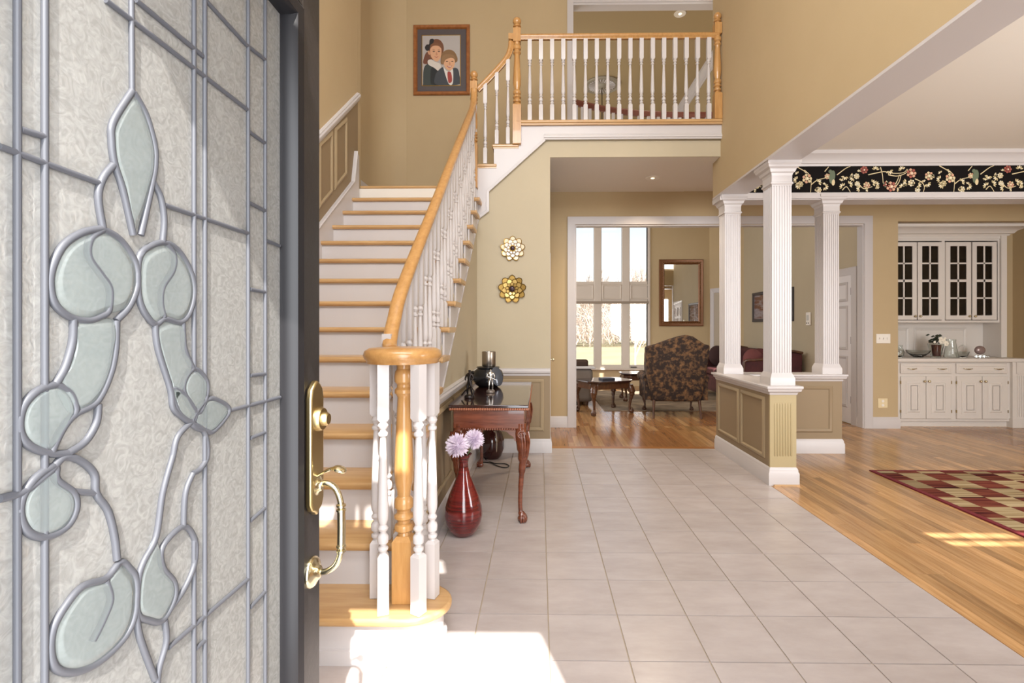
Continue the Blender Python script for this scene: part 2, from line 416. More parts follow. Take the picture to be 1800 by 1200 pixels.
# foyer right wall above the beam
wr = wallbox('wall_right', (XR, 2.27, .1, 5.72, BEAM+.02, TOP), tan)
m_ = MB(); m_.box(XR-.004, 2.275, .1, 5.72, BEAM, BEAM+.02); m_.build('beam_soffit', white, wr)
# header between dining room and hall
hd = wallbox('wall_dining_header', (2.27, 7.2, 5.5, 5.72, 2.80, DCEIL), tan)
m_ = MB(); m_.box(2.27, 7.2, 5.478, 5.5, 2.795, 2.857); m_.box(2.27, 7.2, 5.5, 5.735, 2.785, 2.80); m_.box(XR, 2.27, 5.49, 5.735, 2.785, 2.84)
m_.build('header_casing', white, hd)
m_ = MB(); m_.sweep([(2.27, 5.5, 3.15), (7.1, 5.5, 3.15)], CROWN); m_.build('crown_moulding', white, hd, smooth=30)
m_ = MB(); m_.box(2.27, 7.2, .6, 5.5, DCEIL, DCEIL+.1); struct(m_.build('ceiling', ceil_m))
wallbox('wall_dining_right', (7.1, 7.25, .5, 7.7, 0, 3.4), tan)
wallbox('wall_nook', (4.8, 7.2, 7.55, 7.68, 0, 3.3), tan)
wallbox('wall_nook', (4.80, 4.92, LW+.12, 7.6, 0, 3.3), white)
m_ = MB(); m_.box(4.8, 7.2, LW+.1, 7.6, 2.84, 2.9); struct(m_.build('ceiling', ceil_m))
wallbox('floor', (4.6, 7.2, LW+.1, 7.6, -.12, 0), oakf)
base_run('baseboard_nook', [(6.9, 7.55, 0), (7.1, 7.55, 0), (7.1, 5, 0)])

# front of the house, behind the camera: door head, transom and dining window
fr = MB()
fr.box(-2.14, -.57, .10, .28, 0, TOP); fr.box(.66, XR, .10, .28, 0, TOP)
fr.box(-.57, .66, .10, .28, 2.42, 2.83); fr.box(-.57, -.46, .10, .28, 2.83, 3.2); fr.box(.30, .66, .10, .28, 2.83, 3.2)
fr.box(-.57, .66, .10, .28, 3.2, TOP)
fro = struct(fr.build('wall_front', tan))
m_ = MB(); m_.box(-.2, -.17, .17, .21, 2.83, 3.2); m_.box(.04, .07, .17, .21, 2.83, 3.2); m_.build('transom_muntin', white, fro)
dfw = MB(); dfw.box(2.27, 3.42, .5, .6, 0, 3.4); dfw.box(5.3, 7.2, .5, .6, 0, 3.4); dfw.box(3.42, 5.3, .5, .6, 0, 2.92); dfw.box(3.42, 5.3, .5, .6, 3.25, 3.4)
dfo = struct(dfw.build('wall_dining_front', tan))
m_ = MB(); m_.box(3.42, 5.3, .53, .57, 3.07, 3.09); m_.box(4.0, 4.03, .52, .58, 2.92, 3.25); m_.build('transom_muntin', white, dfo)
wallbox('wall_dining_front', (XR, 2.27, .1, .62, 0, 3.4), tan)
struct(MB().box(-2.4, 3.0, .1, LW+.12, TOP-.012, TOP+.1).build('ceiling', ceil_m))
wallbox('wall_upper_hall', (2.80, 2.92, 5.6, LW+.12, 3.37, TOP), tan)  # unseen closing wall, added to keep sun out of the upper hall

# columns and half wall
hw = MB(); hw.box(2.02, 2.245, 4.39, 5.70, 0, .82); hw.box(2.245, 3.325, 5.50, 5.70, 0, .82)
half = tagged(hw.build('half_wall', brown_paint), 'L-shaped brown panelled half wall with white cap between tile hall and dining room', 'half wall')
def hp(mb, name, m, **k): return mb.build(name, m, half, **k)
for y0, y1 in ((4.49, 4.98), (5.06, 5.60)):
    mb = MB(); mb.sweep([(2.02, y0, .23), (2.02, y0, .74), (2.02, y1, .74), (2.02, y1, .23)], PANEL, (-1, 0, 0), closed=True); hp(mb, 'panel_moulding', brown_mould, smooth=25)
mb = MB(); mb.sweep([(2.40, 5.5, .25), (2.40, 5.5, .72), (3.20, 5.5, .72), (3.20, 5.5, .25)], PANEL, (0, -1, 0), closed=True); hp(mb, 'panel_moulding', brown_paint, smooth=25)
mb = MB(); mb.box(2.018, 2.247, 4.372, 4.39, .10, .82); hp(mb, 'pilaster_board', khaki)
for k in range(7):
    xx = 2.062+k*.0235; mb = MB(); mb.lathe([(.004, .25), (.0085, .262), (.0085, .705), (.004, .717)], (xx, 4.374, 0), 10); hp(mb, 'flute_bead', khaki, smooth=50)
mb = MB(); loop = [(2.02, 5.70, 0), (2.02, 4.372, 0), (2.245, 4.372, 0), (2.245, 5.5, 0), (3.325, 5.5, 0), (3.325, 5.70, 0)]
mb.sweep(loop[::-1], [(-a, b) for a, b in [(0, 0), (.020, 0), (.020, .105), (.013, .118), (.013, .132), (.006, .15), (0, .155)]]); hp(mb, 'baseboard', white, smooth=30)
mb = MB(); mb.prism([(1.975, 5.745), (1.975, 4.327), (2.29, 4.327), (2.29, 5.455), (3.37, 5.455), (3.37, 5.745)], 'z', .843, .868); hp(mb, 'cap', white, bevel=.006)
mb = MB(); CAPM = [(0, .79), (.006, .79), (.012, .81), (.03, .82), (.036, .843), (0, .843)]
mb.sweep([(p[0], p[1], 0) for p in loop][::-1], [(-a, b) for a, b in CAPM]); hp(mb, 'cap_moulding', white, smooth=30)
mb = MB(); mb.box(2.04, 2.26, 4.335, 4.35, 0, .012); hp(mb, 'shoe_strip', oakt)

def column(x, y, label):
    w = .172; t = thing('fluted_column', label, 'column', (x, y, .868), group='fluted columns on the half wall')
    z0, z1 = .868, BEAM; h = w/2
    n = 7; d = .006; fw = w/(n*2+1)
    # fluted square shaft: outline with shallow grooves on all faces
    out = []
    for s in range(4):
        a = s*PI/2; ca, sa = math.cos(a), math.sin(a)
        side = [(-h, -h)]
        for k in range(n):
            xa = -h+fw*(2*k+1); xb = xa+fw
            side += [(xa, -h), (xa+fw*.25, -h+d), (xb-fw*.25, -h+d), (xb, -h)]
        out += [(x+px*ca-py*sa, y+px*sa+py*ca) for px, py in side]
    MB().prism(out, 'z', z0+.10, z1-.20).build('shaft', white, t)
    def ring(z, prof): 
        q = [(x-h, y-h, z), (x-h, y+h, z), (x+h, y+h, z), (x+h, y-h, z)]
        m_ = MB(); m_.sweep(q, [(-a, b) for a, b in prof], closed=True); return m_
    b = ring(z0, [(-.08, 0), (.022, 0), (.022, .06), (.016, .075), (.008, .095), (.002, .11), (-.08, .11)]); b.build('plinth', white, t, smooth=30)
    n_ = ring(z1-.2, [(-.08, -.01), (.002, -.01), (.002, .0), (.012, .008), (.012, .018), (.004, .026), (.004, .08), (-.08, .08)]); n_.build('necking', white, t, smooth=30)
    c = ring(z1-.12, [(-.08, 0), (.004, 0), (.01, .02), (.022, .03), (.03, .055), (.048, .07), (.055, .09), (.06, .095), (.06, .12), (-.08, .12)])
    c.build('capital', white, t, smooth=30)
    return t
column(2.143, 5.617, 'white fluted column beside the living room opening, at the far corner of the half wall')
column(2.143, 4.505, 'nearest and tallest-looking white fluted column, on the near end of the half wall')
column(3.225, 5.617, 'white fluted column on the right-hand end of the half wall')

# ------------------------------------------------------------------ great room shell
wallbox('wall_great_room_left', (-2.55, -2.4, LW, FAR, 0, 6.1), beige)
gr = MB(); gr.box(XE, XE+.12, LW+.12, 10.9, 0, 4.3); gro = struct(gr.build('wall_great_room_right', beige))
m_ = MB(); m_.prism([(XE, 10.9), (XE+.15, 10.9), (4.2, FAR+.1), (4.02, FAR+.1), (4.02, FAR)], 'z', 0, 4.3); dg = struct(m_.build('wall_great_room_angle', tan))
m_ = MB(); dv = Vector((4.02-XE, FAR-10.9, 0)).normalized(); nn = Vector((-dv.y, dv.x, 0)); nn = nn if nn.x < 0 else -nn
q = Vector((4.02, FAR, 0))-dv*.10; p = Vector((4.02, FAR, 0))-dv*.85
m_.sweep([q, q+Vector((0, 0, 2.25)), p+Vector((0, 0, 2.25)), p], CASING, nn); m_.build('door_casing', white, dg)
m_ = MB(); a = q-dv*.05; b = p+dv*.05; m_.add([a+nn*.006, b+nn*.006, b+nn*.006+Vector((0, 0, 2.2)), a+nn*.006+Vector((0, 0, 2.2)), a-nn*.02, b-nn*.02, b-nn*.02+Vector((0, 0, 2.2)), a-nn*.02+Vector((0, 0, 2.2))], [(0,1,2,3),(4,7,6,5),(0,4,5,1),(1,5,6,2),(2,6,7,3),(3,7,4,0)])
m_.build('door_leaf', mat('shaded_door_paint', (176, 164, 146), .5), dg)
# upper storey that overhangs the right side, crown along its top
m_ = MB(); m_.box(3.0, XE+.3, LW+.12, FAR+.1, 4.3, 6.1); ov = struct(m_.build('wall_upper_right', olive))
m_ = MB(); m_.sweep([(3.0, LW+.2, 5.85), (3.0, FAR, 5.85)], [(-a*1.2, b) for a, b in CROWN]); m_.build('crown_moulding', white, ov, smooth=30)
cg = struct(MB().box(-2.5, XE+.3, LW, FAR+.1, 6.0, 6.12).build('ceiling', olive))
# far wall with window opening
WXL, WXR = -.62, 2.565                      # window unit
fw_ = MB(); fw_.box(-2.5, WXL, FAR, FAR+.14, 0, 6.1); fw_.box(WXR, 4.05, FAR, FAR+.14, 0, 6.1); fw_.box(WXL, WXR, FAR, FAR+.14, 0, .42); fw_.box(WXL, WXR, FAR, FAR+.14, 5.3, 6.1)
struct(fw_.build('wall_far', tan))
wm = mat('window_frame_paint', (206, 194, 180), .5)
win = MB()
cols = [WXL+.1+k*.665 for k in range(5)]     # left edges of panes, width .487
pane_w = .487
edges = [WXL]
for c in cols: edges += [c, c+pane_w]
edges.append(WXR)
frame = MB(); Z0, Z1, Z2, Z3 = .50, 1.965, 2.48, 5.15
for k in range(0, len(edges), 2):
    frame.box(edges[k], edges[k+1], FAR-.03, FAR+.12, .40, 5.3)
w1 = struct(frame.build('window_1', wm, bevel=.012)); del frame
for z0, z1, nm in ((.40, Z0, 'sill_rail'), (Z1, Z2, 'transom_rail'), (Z3, 5.3, 'head_rail')):
    mb = MB(); mb.box(WXL+.01, WXR-.01, FAR-.015, FAR+.11, z0, z1); mb.build(nm, wm, w1)
mb = MB(); mb.box(WXL-.03, WXR+.03, FAR-.07, FAR, .385, .43); mb.build('sill', wm, w1, bevel=.01)
mb = MB(); mb.box(WXL-.02, WXR+.02, FAR-.055, FAR-.02, Z1-.01, Z1+.045); mb.build('drip_moulding', mat('taupe_moulding', (150, 134, 116), .6), w1)
for c in cols:
    panel_frame(w1, [(c+.03, FAR-.015, Z1+.11), (c+.03, FAR-.015, Z2-.09), (c+pane_w-.03, FAR-.015, Z2-.09), (c+pane_w-.03, FAR-.015, Z1+.11)], (0, -1, 0), wm)
    for z0, z1 in ((Z0, Z1), (Z2, Z3)):
        mb = MB(); mb.box(c-.005, c+pane_w+.005, FAR+.055, FAR+.061, z0-.005, z1+.005); mb.build('pane', window_glass, w1)
mb = MB(); mb.box(2.16, 2.30, FAR-.05, FAR-.02, .445, .465); mb.build('window_crank', iron, w1)

# upper hall: cased opening to the great room, curved rail beyond it
up = MB(); up.box(.386, 2.8, LW, LW+.12, 5.86, TOP); struct(up.build('wall_upper_hall', white))
m_ = MB(); m_.box(.386, .47, LW-.02, LW+.14, BAL, 5.98); m_.box(.47, 2.8, LW-.02, LW+.14, 5.87, 5.98); m_.box(.47, 2.8, LW-.01, LW+.13, 5.84, 5.87); struct(m_.build('trim_5', white))
arc = catmull([(.49, 6.98, 0), (.9, 7.18, 0), (1.4, 7.33, 0), (2.0, 7.41, 0), (2.7, 7.42, 0)], 8)
m_ = MB(); m_.prism([(.45, LW+.12)]+[(p.x, p.y+.05) for p in arc]+[(2.72, LW+.12)], 'z', HALLC+.02, BAL); struct(m_.build('floor_upper_hall', white))

# door_2: six-panel white door on the great room's right wall
d2 = MB(); d2.box(XE-.012, XE+.002, 7.13, 7.93, .01, 2.14); d2o = struct(d2.build('door_2', mat('white_door_paint', (226, 222, 222), .4)))
for za, zb in ((.25, .95), (1.08, 1.68), (1.78, 2.02)):
    for ya, yb in ((7.24, 7.49), (7.57, 7.82)):
        panel_frame(d2o, [(XE-.012, ya, za), (XE-.012, yb, za), (XE-.012, yb, zb), (XE-.012, ya, zb)], (-1, 0, 0), white)
mb = MB(); mb.sweep([(XE, 7.08, 0), (XE, 7.08, 2.19), (XE, 7.98, 2.19), (XE, 7.98, 0)], CASING, (-1, 0, 0)); mb.build('door_casing', white, d2o, smooth=30)
for z in (.3, 1.15, 1.85):
    mb = MB(); mb.box(XE-.02, XE-.008, 7.125, 7.145, z, z+.1); mb.build('hinge', iron, d2o)
base_run('baseboard_great_room', [(XE, LW+.12, 0), (XE, 7.02, 0)][::-1]); base_run('baseboard_great_room', [(XE, 10.9, 0), (XE, 8.04, 0)])
# ------------------------------------------------------------------ staircase
sc = thing('staircase', 'straight white-riser staircase with oak treads rising to the landing', 'staircase', (-1.35, N1, 0))
XT = -.632                                    # open end of the treads
nz_ = lambda y, z, d: [(y+d, z-.03), (y+.03, z-.03), (y+.03, z-.036), (y+.012, z-.036), (y+.010, z-.030), (y+.003, z-.027), (y, z-.018), (y, z-.012), (y+.003, z-.004), (y+.010, z), (y+d, z)]
# curtail (bullnose) step
cx, cy, rx, ry = -.565, N1+.155, .185, .155
out = [(XL+.03, N1)]+[(cx+rx*math.sin(a), cy-ry*math.cos(a)) for a in [PI*k/18 for k in range(19)]]+[(cx-.12, cy+ry), (XL+.03, N1+.30)]
MB().prism(out, 'z', R_-.032, R_).build('tread', oakt, sc, bevel=.011, seg=3)
rx, ry = rx-.035, ry-.03
out = [(XL+.03, N1+.03)]+[(cx+rx*math.sin(a), cy-ry*math.cos(a)) for a in [PI*k/18 for k in range(19)]]+[(cx-.12, cy+ry), (XL+.03, N1+.28)]
MB().prism(out, 'z', 0, R_-.032).build('riser', white, sc, smooth=40)
out2 = [(XL+.03, N1+.018)]+[(cx+(rx+.014)*math.sin(a), cy-(ry+.014)*math.cos(a)) for a in [PI*k/18 for k in range(19)]]
MB().prism(out2+[(cx-.12, cy+ry), (XL+.03, N1+.1)], 'z', 0, .06).build('riser_shoe', white, sc, smooth=40)
tm = MB(); tm.prism(nz_(0, 0, .285), 'x', XL+.03, XT-.012); tmr = MB()
tread_me = tm.mesh('tread', oakt, 40)
ret = MB(); ret.box(XT-.012, XT, -.018, .25, -.030, 0); ret.box(XT-.012, XT-.004, -.008, .24, -.040, -.030)
ret_me = ret.mesh('tread_return', oakt)
rs = MB(); rs.box(XL+.03, XS-.004, .03, .045, -R_, -.03); rs_me = rs.mesh('riser', white)
for k in range(2, 15):
    t = put(tread_me, 'tread', (0, nose(k), k*R_), sc)
    put(ret_me, 'tread_return', (0, nose(k)+.018, k*R_), sc)
    put(rs_me, 'riser', (0, nose(k), k*R_), sc)
put(rs_me, 'riser', (0, nose(15), 15*R_), sc)
m_ = MB(); m_.prism(nz_(nose(15), 15*R_, .9), 'x', XL+.03, XS+.02); m_.box(XL-.10, XS+.02, nose(15)+.1, LW, 15*R_-.03, 15*R_); m_.build('landing_board', oakt, sc)
# wall skirt with cap, and the open outer stringer
m_ = MB(); e = .13
m_.prism([(1.90, 0), (N1+.05, 0), (FW-.03, nl(FW)-.25), (FW-.03, nl(FW)+.32), (FW-.10, nl(FW)+.35), (FW-.19, nl(FW-.15)+.11), (N1-.07, R_+.10), (1.90, R_+.06)], 'x', XL+.004, XL+.03)
m_.build('wall_skirt', white, sc)
m_ = MB(); m_.sweep([(XL+.004, 1.90, R_+.06), (XL+.004, N1-.07, R_+.10), (XL+.004, FW-.19, nl(FW-.15)+.11), (XL+.004, FW-.10, nl(FW)+.35)], [(-.006, 0), (.012, 0), (.012, .032), (0, .04), (-.006, .03)], (1, 0, 0)); m_.build('skirt_cap', white, sc)
st_ = []
for k in range(2, 15): st_ += [(nose(k)+.03, (k-1)*R_-.03), (nose(k)+.03, k*R_-.03)]
pts = [(2.20, 0.03)]+st_+[(nose(15)+.03, 14*R_-.03), (nose(15)+.03, 15*R_-.03), (FW, 15*R_-.03), (FW, nl(FW)-.36), (2.42, .05), (2.42, 0.03)]
lowz = lambda y: max(.03, nl(y)-.40)
m_ = MB()
for k in range(2, 15):
    ya, yb = nose(k)+.03, nose(k+1)+.03
    m_.prism([(ya, lowz(ya)), (yb, lowz(yb)), (yb, k*R_-.03), (ya, k*R_-.03)], 'x', XS+.001, XS+.016)
m_.prism([(nose(15)+.03, lowz(FW-.03)), (FW-.032, lowz(FW-.03)), (FW-.032, 15*R_-.03), (nose(15)+.03, 15*R_-.03)], 'x', XS+.001, XS+.016)
m_.build('outer_stringer', white, sc)
m_ = MB(); m_.sweep([(XS+.014, 2.50, nl(2.50)-.40), (XS+.014, FW, nl(FW)-.375)], [(-.012, 0), (-.012, .010), (.012, .006), (.012, 0)], (1, 0, 0)); m_.build('stringer_moulding', white, sc)

# upper flight: two treads, winder stringer and balcony edge
uf = thing('upper_stair_flight', 'short upper stair flight of oak treads with white stringer, landing to balcony', 'stairs', (-.5, FW, 2.955))
yF = FW-.045
for xa, xb, z in ((-.725, -.47, 3.178), (-.52, -.225, 3.392)):
    mb = MB(); mb.box(xa, xb, yF, 6.7, z-.032, z); mb.build('tread', oakt, uf, bevel=.010)
    mb = MB(); mb.box(xa+.012, xb, yF+.010, yF+.03, z-.046, z-.032); mb.build('cove_strip', oakt, uf)
mb = MB(); mb.prism([(XS, 2.57), (-.565, 2.665), (-.565, 2.88), (.06, 3.44), (.06, BAL-.035), (-.27, BAL-.035), (-.27, 3.392-.032), (-.50, 3.392-.032), (-.50, 3.178-.032), (XS-.01, 3.178-.032)], 'y', FW-.03, FW-.001); mb.build('stringer', white, uf)
mb = MB(); mb.sweep([(XS, FW-.03, 2.57), (-.565, FW-.03, 2.665), (-.565, FW-.03, 2.88), (.06, FW-.03, 3.44)], [(-.014, 0), (-.014, .012), (.012, .008), (.012, 0)], (0, -1, 0)); mb.build('stringer_moulding', white, uf)
for x, z0, z1 in ((-.70, 2.955, 3.146), (-.50, 3.178, 3.36), (-.27, 3.392, 3.61)):
    mb = MB(); mb.box(x, x+.015, FW, 6.8, z0, z1); mb.build('riser', white, uf)

be = thing('balcony_edge', 'oak nosing over white moulded fascia along the balcony edge', 'balcony trim', (.85, FW, 3.44))
mb = MB(); mb.box(-.26, XR, FW-.075, FW+.06, BAL-.035, BAL); mb.build('nosing', oakt, be, bevel=.012, seg=3)
mb = MB(); mb.box(-.235, XR, FW-.062, FW-.02, BAL-.052, BAL-.035); mb.build('cove_strip', oakt, be)
mb = MB(); mb.box(.06, XR, FW-.032, FW-.0005, 3.455, BAL-.05); mb.sweep([(.05, FW-.032, 3.44), (XR, FW-.032, 3.44)], [(0, 0), (.006, 0), (.01, .016), (.018, .022), (.018, .04), (.008, .05), (.008, .058), (0, .064)]); mb.build('fascia', white, be, smooth=30)

# ------------------------------------------------------------------ balusters and newels
def block(mb, w, z0, z1, cham=0.012):
    h = w/2; q = lambda r, z: [(-r, -r, z), (r, -r, z), (r, r, z), (-r, r, z)]
    mb.add(q(h-.004, z0)+q(h, z0+.004)+q(h, z1-cham)+q(h*.62, z1), [(3,2,1,0)]+[(4*i+k, 4*i+(k+1) % 4, 4*i+4+(k+1) % 4, 4*i+4+k) for i in range(3) for k in range(4)]+[(12,13,14,15)])
def baluster_mesh(L, w=.042, bot=None, top=None, m=None, seg=12):
    m = m or white
    mb = MB(); b = bot or .19*L/.93; t = top or .24*L/.93
    block(mb, w, 0, b)
    mb2 = []; z = b; s = L-t-b
    P = [(.36, 0), (.30, .012), (.44, .022), (.48, .034), (.44, .046), (.30, .055), (.30, .068), (.46, .078), (.50, .10), (.50, .125), (.40, .14), (.28, .15), (.28, .165), (.42, .175), (.47, .19), (.36, .205),
         (.30, .215), (.46, .25), (.50, .30), (.47, .38), (.42, .52), (.36, .68), (.29, .83), (.26, .885), (.40, .893), (.44, .905), (.40, .916), (.28, .925), (.27, .94), (.42, .955), (.48, .97), (.40, .985), (.34, 1.0)]
    mb.lathe([(r*w, z+h*s) for r, h in P], (0, 0, 0), seg)
    h = w/2; q = lambda r, zz: [(-r, -r, zz), (r, -r, zz), (r, r, zz), (-r, r, zz)]
    zt = L-t
    mb.add(q(h*.62, zt)+q(h, zt+.014)+q(h, L), [(3,2,1,0)]+[(4*i+k, 4*i+(k+1) % 4, 4*i+4+(k+1) % 4, 4*i+4+k) for i in range(2) for k in range(4)]+[(8,9,10,11)])
    return mb.mesh('baluster', m, 35)
def newel_mesh(L, w, sq_bot, turn_end, m, ball=True, name='newel_post'):
    # square base to sq_bot, turned to turn_end, slim square above to L, ball
    mb = MB(); block(mb, w, 0, sq_bot, .02); s = turn_end-sq_bot
    P = [(.34, 0), (.30, .015), (.48, .03), (.5, .045), (.46, .06), (.34, .07), (.34, .085), (.5, .10), (.5, .115), (.36, .13), (.36, .145), (.48, .16), (.5, .185), (.46, .21), (.34, .225), (.36, .25), (.47, .31), (.5, .38), (.48, .46), (.42, .60), (.36, .74), (.33, .80), (.40, .815), (.48, .825), (.48, .845), (.36, .86), (.36, .875), (.48, .89), (.5, .92), (.46, .95), (.36, .965), (.40, 1)]
    mb.lathe([(r*w, sq_bot+h*s) for r, h in P], (0, 0, 0), 16)
    if turn_end < L: block(mb, w*.92, turn_end, L, .012)
    if ball:
        mb.lathe([(.001, L-.01), (.28*w, L-.005), (.30*w, L+.006), (.5*w, L+.014), (.5*w, L+.022), (.3*w, L+.03)]+[(w*.52*math.sin(a), L+.03+w*.5-w*.52*math.cos(a)) for a in [PI*(.18+.82*k/9) for k in range(10)]], (0, 0, 0), 16)
    return mb.mesh(name, m, 35)

RX = -.705                                     # rail line of the main flight
def rail_z(y): return 1.325+SLP*(y-2.28)       # underside of the rail
RP = [(-.016, 0), (.016, 0), (.018, .014), (.031, .024), (.034, .04), (.028, .055), (.012, .062), (-.012, .062), (-.028, .055), (-.034, .04), (-.031, .024), (-.018, .014)]
bal = thing('stair_balustrade', 'stair balustrade of white turned balusters under a honey oak handrail with volute', 'balustrade', (RX, N1, R_))
VX, VY = -.59, 2.14
path = catmull([(VX-.08, VY+.10, 1.235), (RX+.01, 2.30, 1.262), (RX, 2.42, rail_z(2.42)-.05), (RX, 2.62, rail_z(2.62)), (RX, 3.4, rail_z(3.4)), (RX, 4.6, rail_z(4.6)), (RX, 5.16, rail_z(5.16)), (RX, 5.33, rail_z(5.33)+.03), (RX, 5.375, rail_z(5.36)+.13), (RX, 5.38, rail_z(5.36)+.20)], 8)
# handrail swept along a bending path in the vertical plane
mb = MB(); m = len(RP); vs = []
for i, p in enumerate(path):
    t = (path[min(i+1, len(path)-1)]-path[max(i-1, 0)]).normalized(); sd = t.cross(Vector((0, 0, 1))).normalized() if abs(t.z) < .97 else Vector((1, 0, 0)); n_ = sd.cross(t)
    vs += [p+sd*a+n_*b for a, b in RP]
mb.add(vs, [(i*m+k, i*m+(k+1) % m, (i+1)*m+(k+1) % m, (i+1)*m+k) for i in range(len(path)-1) for k in range(m)]+[list(range(m))[::-1], [(len(path)-1)*m+k for k in range(m)]])
mb.build('handrail', oakr, bal, smooth=50)
mb = MB(); mb.lathe([(.13, 1.222), (.150, 1.222), (.153, 1.234), (.160, 1.240), (.166, 1.256), (.160, 1.274), (.140, 1.286), (.09, 1.290), (.001, 1.291)], (VX, VY, 0), 40); mb.build('volute', oakr, bal, smooth=50)
put(newel_mesh(1.025, .082, .285, 1.025, oakn, False), 'newel_post', (VX+.005, VY-.005, R_), bal)
vm = baluster_mesh(1.025, .046, .25, .235)
for dx, dy, rz in ((-.054, -.107, .35), (.093, -.107, -.5), (-.124, .022, .1), (.122, .022, -.25), (.06, .118, .5), (-.05, .12, 0)):
    put(vm, 'baluster', (VX+dx, VY+dy, R_), bal, rz)
La = rail_z(nose(2)+.06)-2*R_; Lb = rail_z(nose(2)+.185)-2*R_
ma, mbm = baluster_mesh(La+.008), baluster_mesh(Lb+.008, bot=.19, top=.335)
for k in range(2, 15):
    put(ma, 'baluster', (RX, nose(k)+.06, k*R_), bal)
    put(mbm, 'baluster', (RX, nose(k)+.185, k*R_), bal)
put(newel_mesh(1.17, .082, .50, 1.02, oakn), 'newel_post', (-.715, FW-.065, 2.90), bal)

br = thing('balcony_railing', 'balcony railing with a level oak handrail and white balusters between two newels', 'railing', (.85, FW, BAL))
yR = FW-.03
put(newel_mesh(1.28, .090, .45, 1.12, oakn), 'newel_post', (-.245, yR, 3.385), br)
put(newel_mesh(1.06, .082, .30, .93, oakn), 'newel_post', (1.945, yR, BAL), br)
rz_ = 4.535
mb = MB(); mb.sweep([(-.245, yR, rz_), (1.945, yR, rz_)], RP); mb.build('handrail', oakr, br, smooth=50)
bm_ = baluster_mesh(rz_-BAL+.004, .044)
for k in range(17): put(bm_, 'baluster', (-.105+k*1.955/16, yR, BAL), br)

ur = thing('landing_railing', 'short rising railing with curved oak handrail between landing newel and balcony newel', 'railing', (-.5, FW, 3.17))
pts = catmull([(-.68, yR, 3.99), (-.55, yR, 4.12), (-.42, yR, 4.26), (-.345, yR, 4.36), (-.312, yR, 4.46), (-.308, yR, 4.56)], 8)
mb = MB(); vs = []
for i, p in enumerate(pts):
    t = (pts[min(i+1, len(pts)-1)]-pts[max(i-1, 0)]).normalized(); n_ = Vector((0, -1, 0)).cross(t)*-1; n_ = n_ if n_.z > 0 or n_.x < 0 else -n_
    vs += [p+Vector((0, -1, 0))*a+n_*(b-.03) for a, b in RP]
mb.add(vs, [(i*m+k, i*m+(k+1) % m, (i+1)*m+(k+1) % m, (i+1)*m+k) for i in range(len(pts)-1) for k in range(m)]+[list(range(m))[::-1], [(len(pts)-1)*m+k for k in range(m)]])
mb.box(-.338, -.245, yR-.034, yR+.034, 4.535, 4.597)
mb.build('handrail', oakr, ur, smooth=50)
for x, zb, zt in ((-.595, 3.178, 4.06), (-.468, 3.392, 4.18), (-.345, 3.392, 4.32)):
    put(baluster_mesh(zt-zb, .040), 'baluster', (x, yR, zb), ur)

# far curved railing of the upper hall
cr = thing('curved_railing', 'distant curved red-brown railing with white balusters behind the balcony', 'railing', (1.5, 7.3, BAL))
mb = MB(); mb.sweep([(p.x, p.y, 4.50) for p in arc], [(a*1.1, b*1.4) for a, b in RP]); mb.build('handrail', mat('red_brown_rail', (112, 56, 38), .45), cr, smooth=50)
fm = baluster_mesh(.855, .042, seg=8)
for k in range(1, len(arc), 2): put(fm, 'baluster', (arc[k].x, arc[k].y, BAL), cr)

# ------------------------------------------------------------------ front door, opened flat along the left side
DX = -.51; DT = .045; DY0, DY1 = .29, 1.146
GY0, GY1, GZ0, GZ1 = .405, 1.015, .20, 2.02
door = struct(thing('door_1', 'black front door with a bevelled leaded glass panel, standing open', 'door', (DX, DY0, 0))); del door['category']
mb = MB(); mb.box(DX-DT, DX, GY1+.045, DY1, .01, 2.24); mb.build('stile', black_door, door, bevel=.004)
mb = MB(); mb.box(DX-DT, DX, DY0, GY0-.045, .01, 2.24); mb.build('stile', black_door, door, bevel=.004)
mb = MB(); mb.box(DX-DT, DX, GY0-.045, GY1+.045, GZ1+.045, 2.24); mb.build('top_rail', black_door, door)
mb = MB(); mb.box(DX-DT, DX, GY0-.045, GY1+.045, .01, GZ0-.045); mb.build('bottom_rail', black_door, door)
mb = MB(); mb.sweep([(DX, GY0-.02, GZ0-.02), (DX, GY1+.02, GZ0-.02), (DX, GY1+.02, GZ1+.02), (DX, GY0-.02, GZ1+.02)], [(-.026, -.03), (-.026, .0), (-.018, .012), (.0, .016), (.012, .008), (.022, -.004), (.022, -.03)], (1, 0, 0), closed=True); mb.build('glazing_frame', mat('black_gloss_moulding', (26, 25, 27), .34, spec=.3), door, smooth=35)
stipple = thin_glass('stippled_glass', 1, (.96, .95, .92), .14, .38, (.84, .83, .79), .10, 60)
bevelg = thin_glass('bevelled_glass', 1, (.90, .97, .96), .05, .27, (.74, .82, .82))
gx = DX-.022
mb = MB(); mb.box(gx-.003, gx, GY0, GY1, GZ0, GZ1); mb.build('pane', stipple, door)
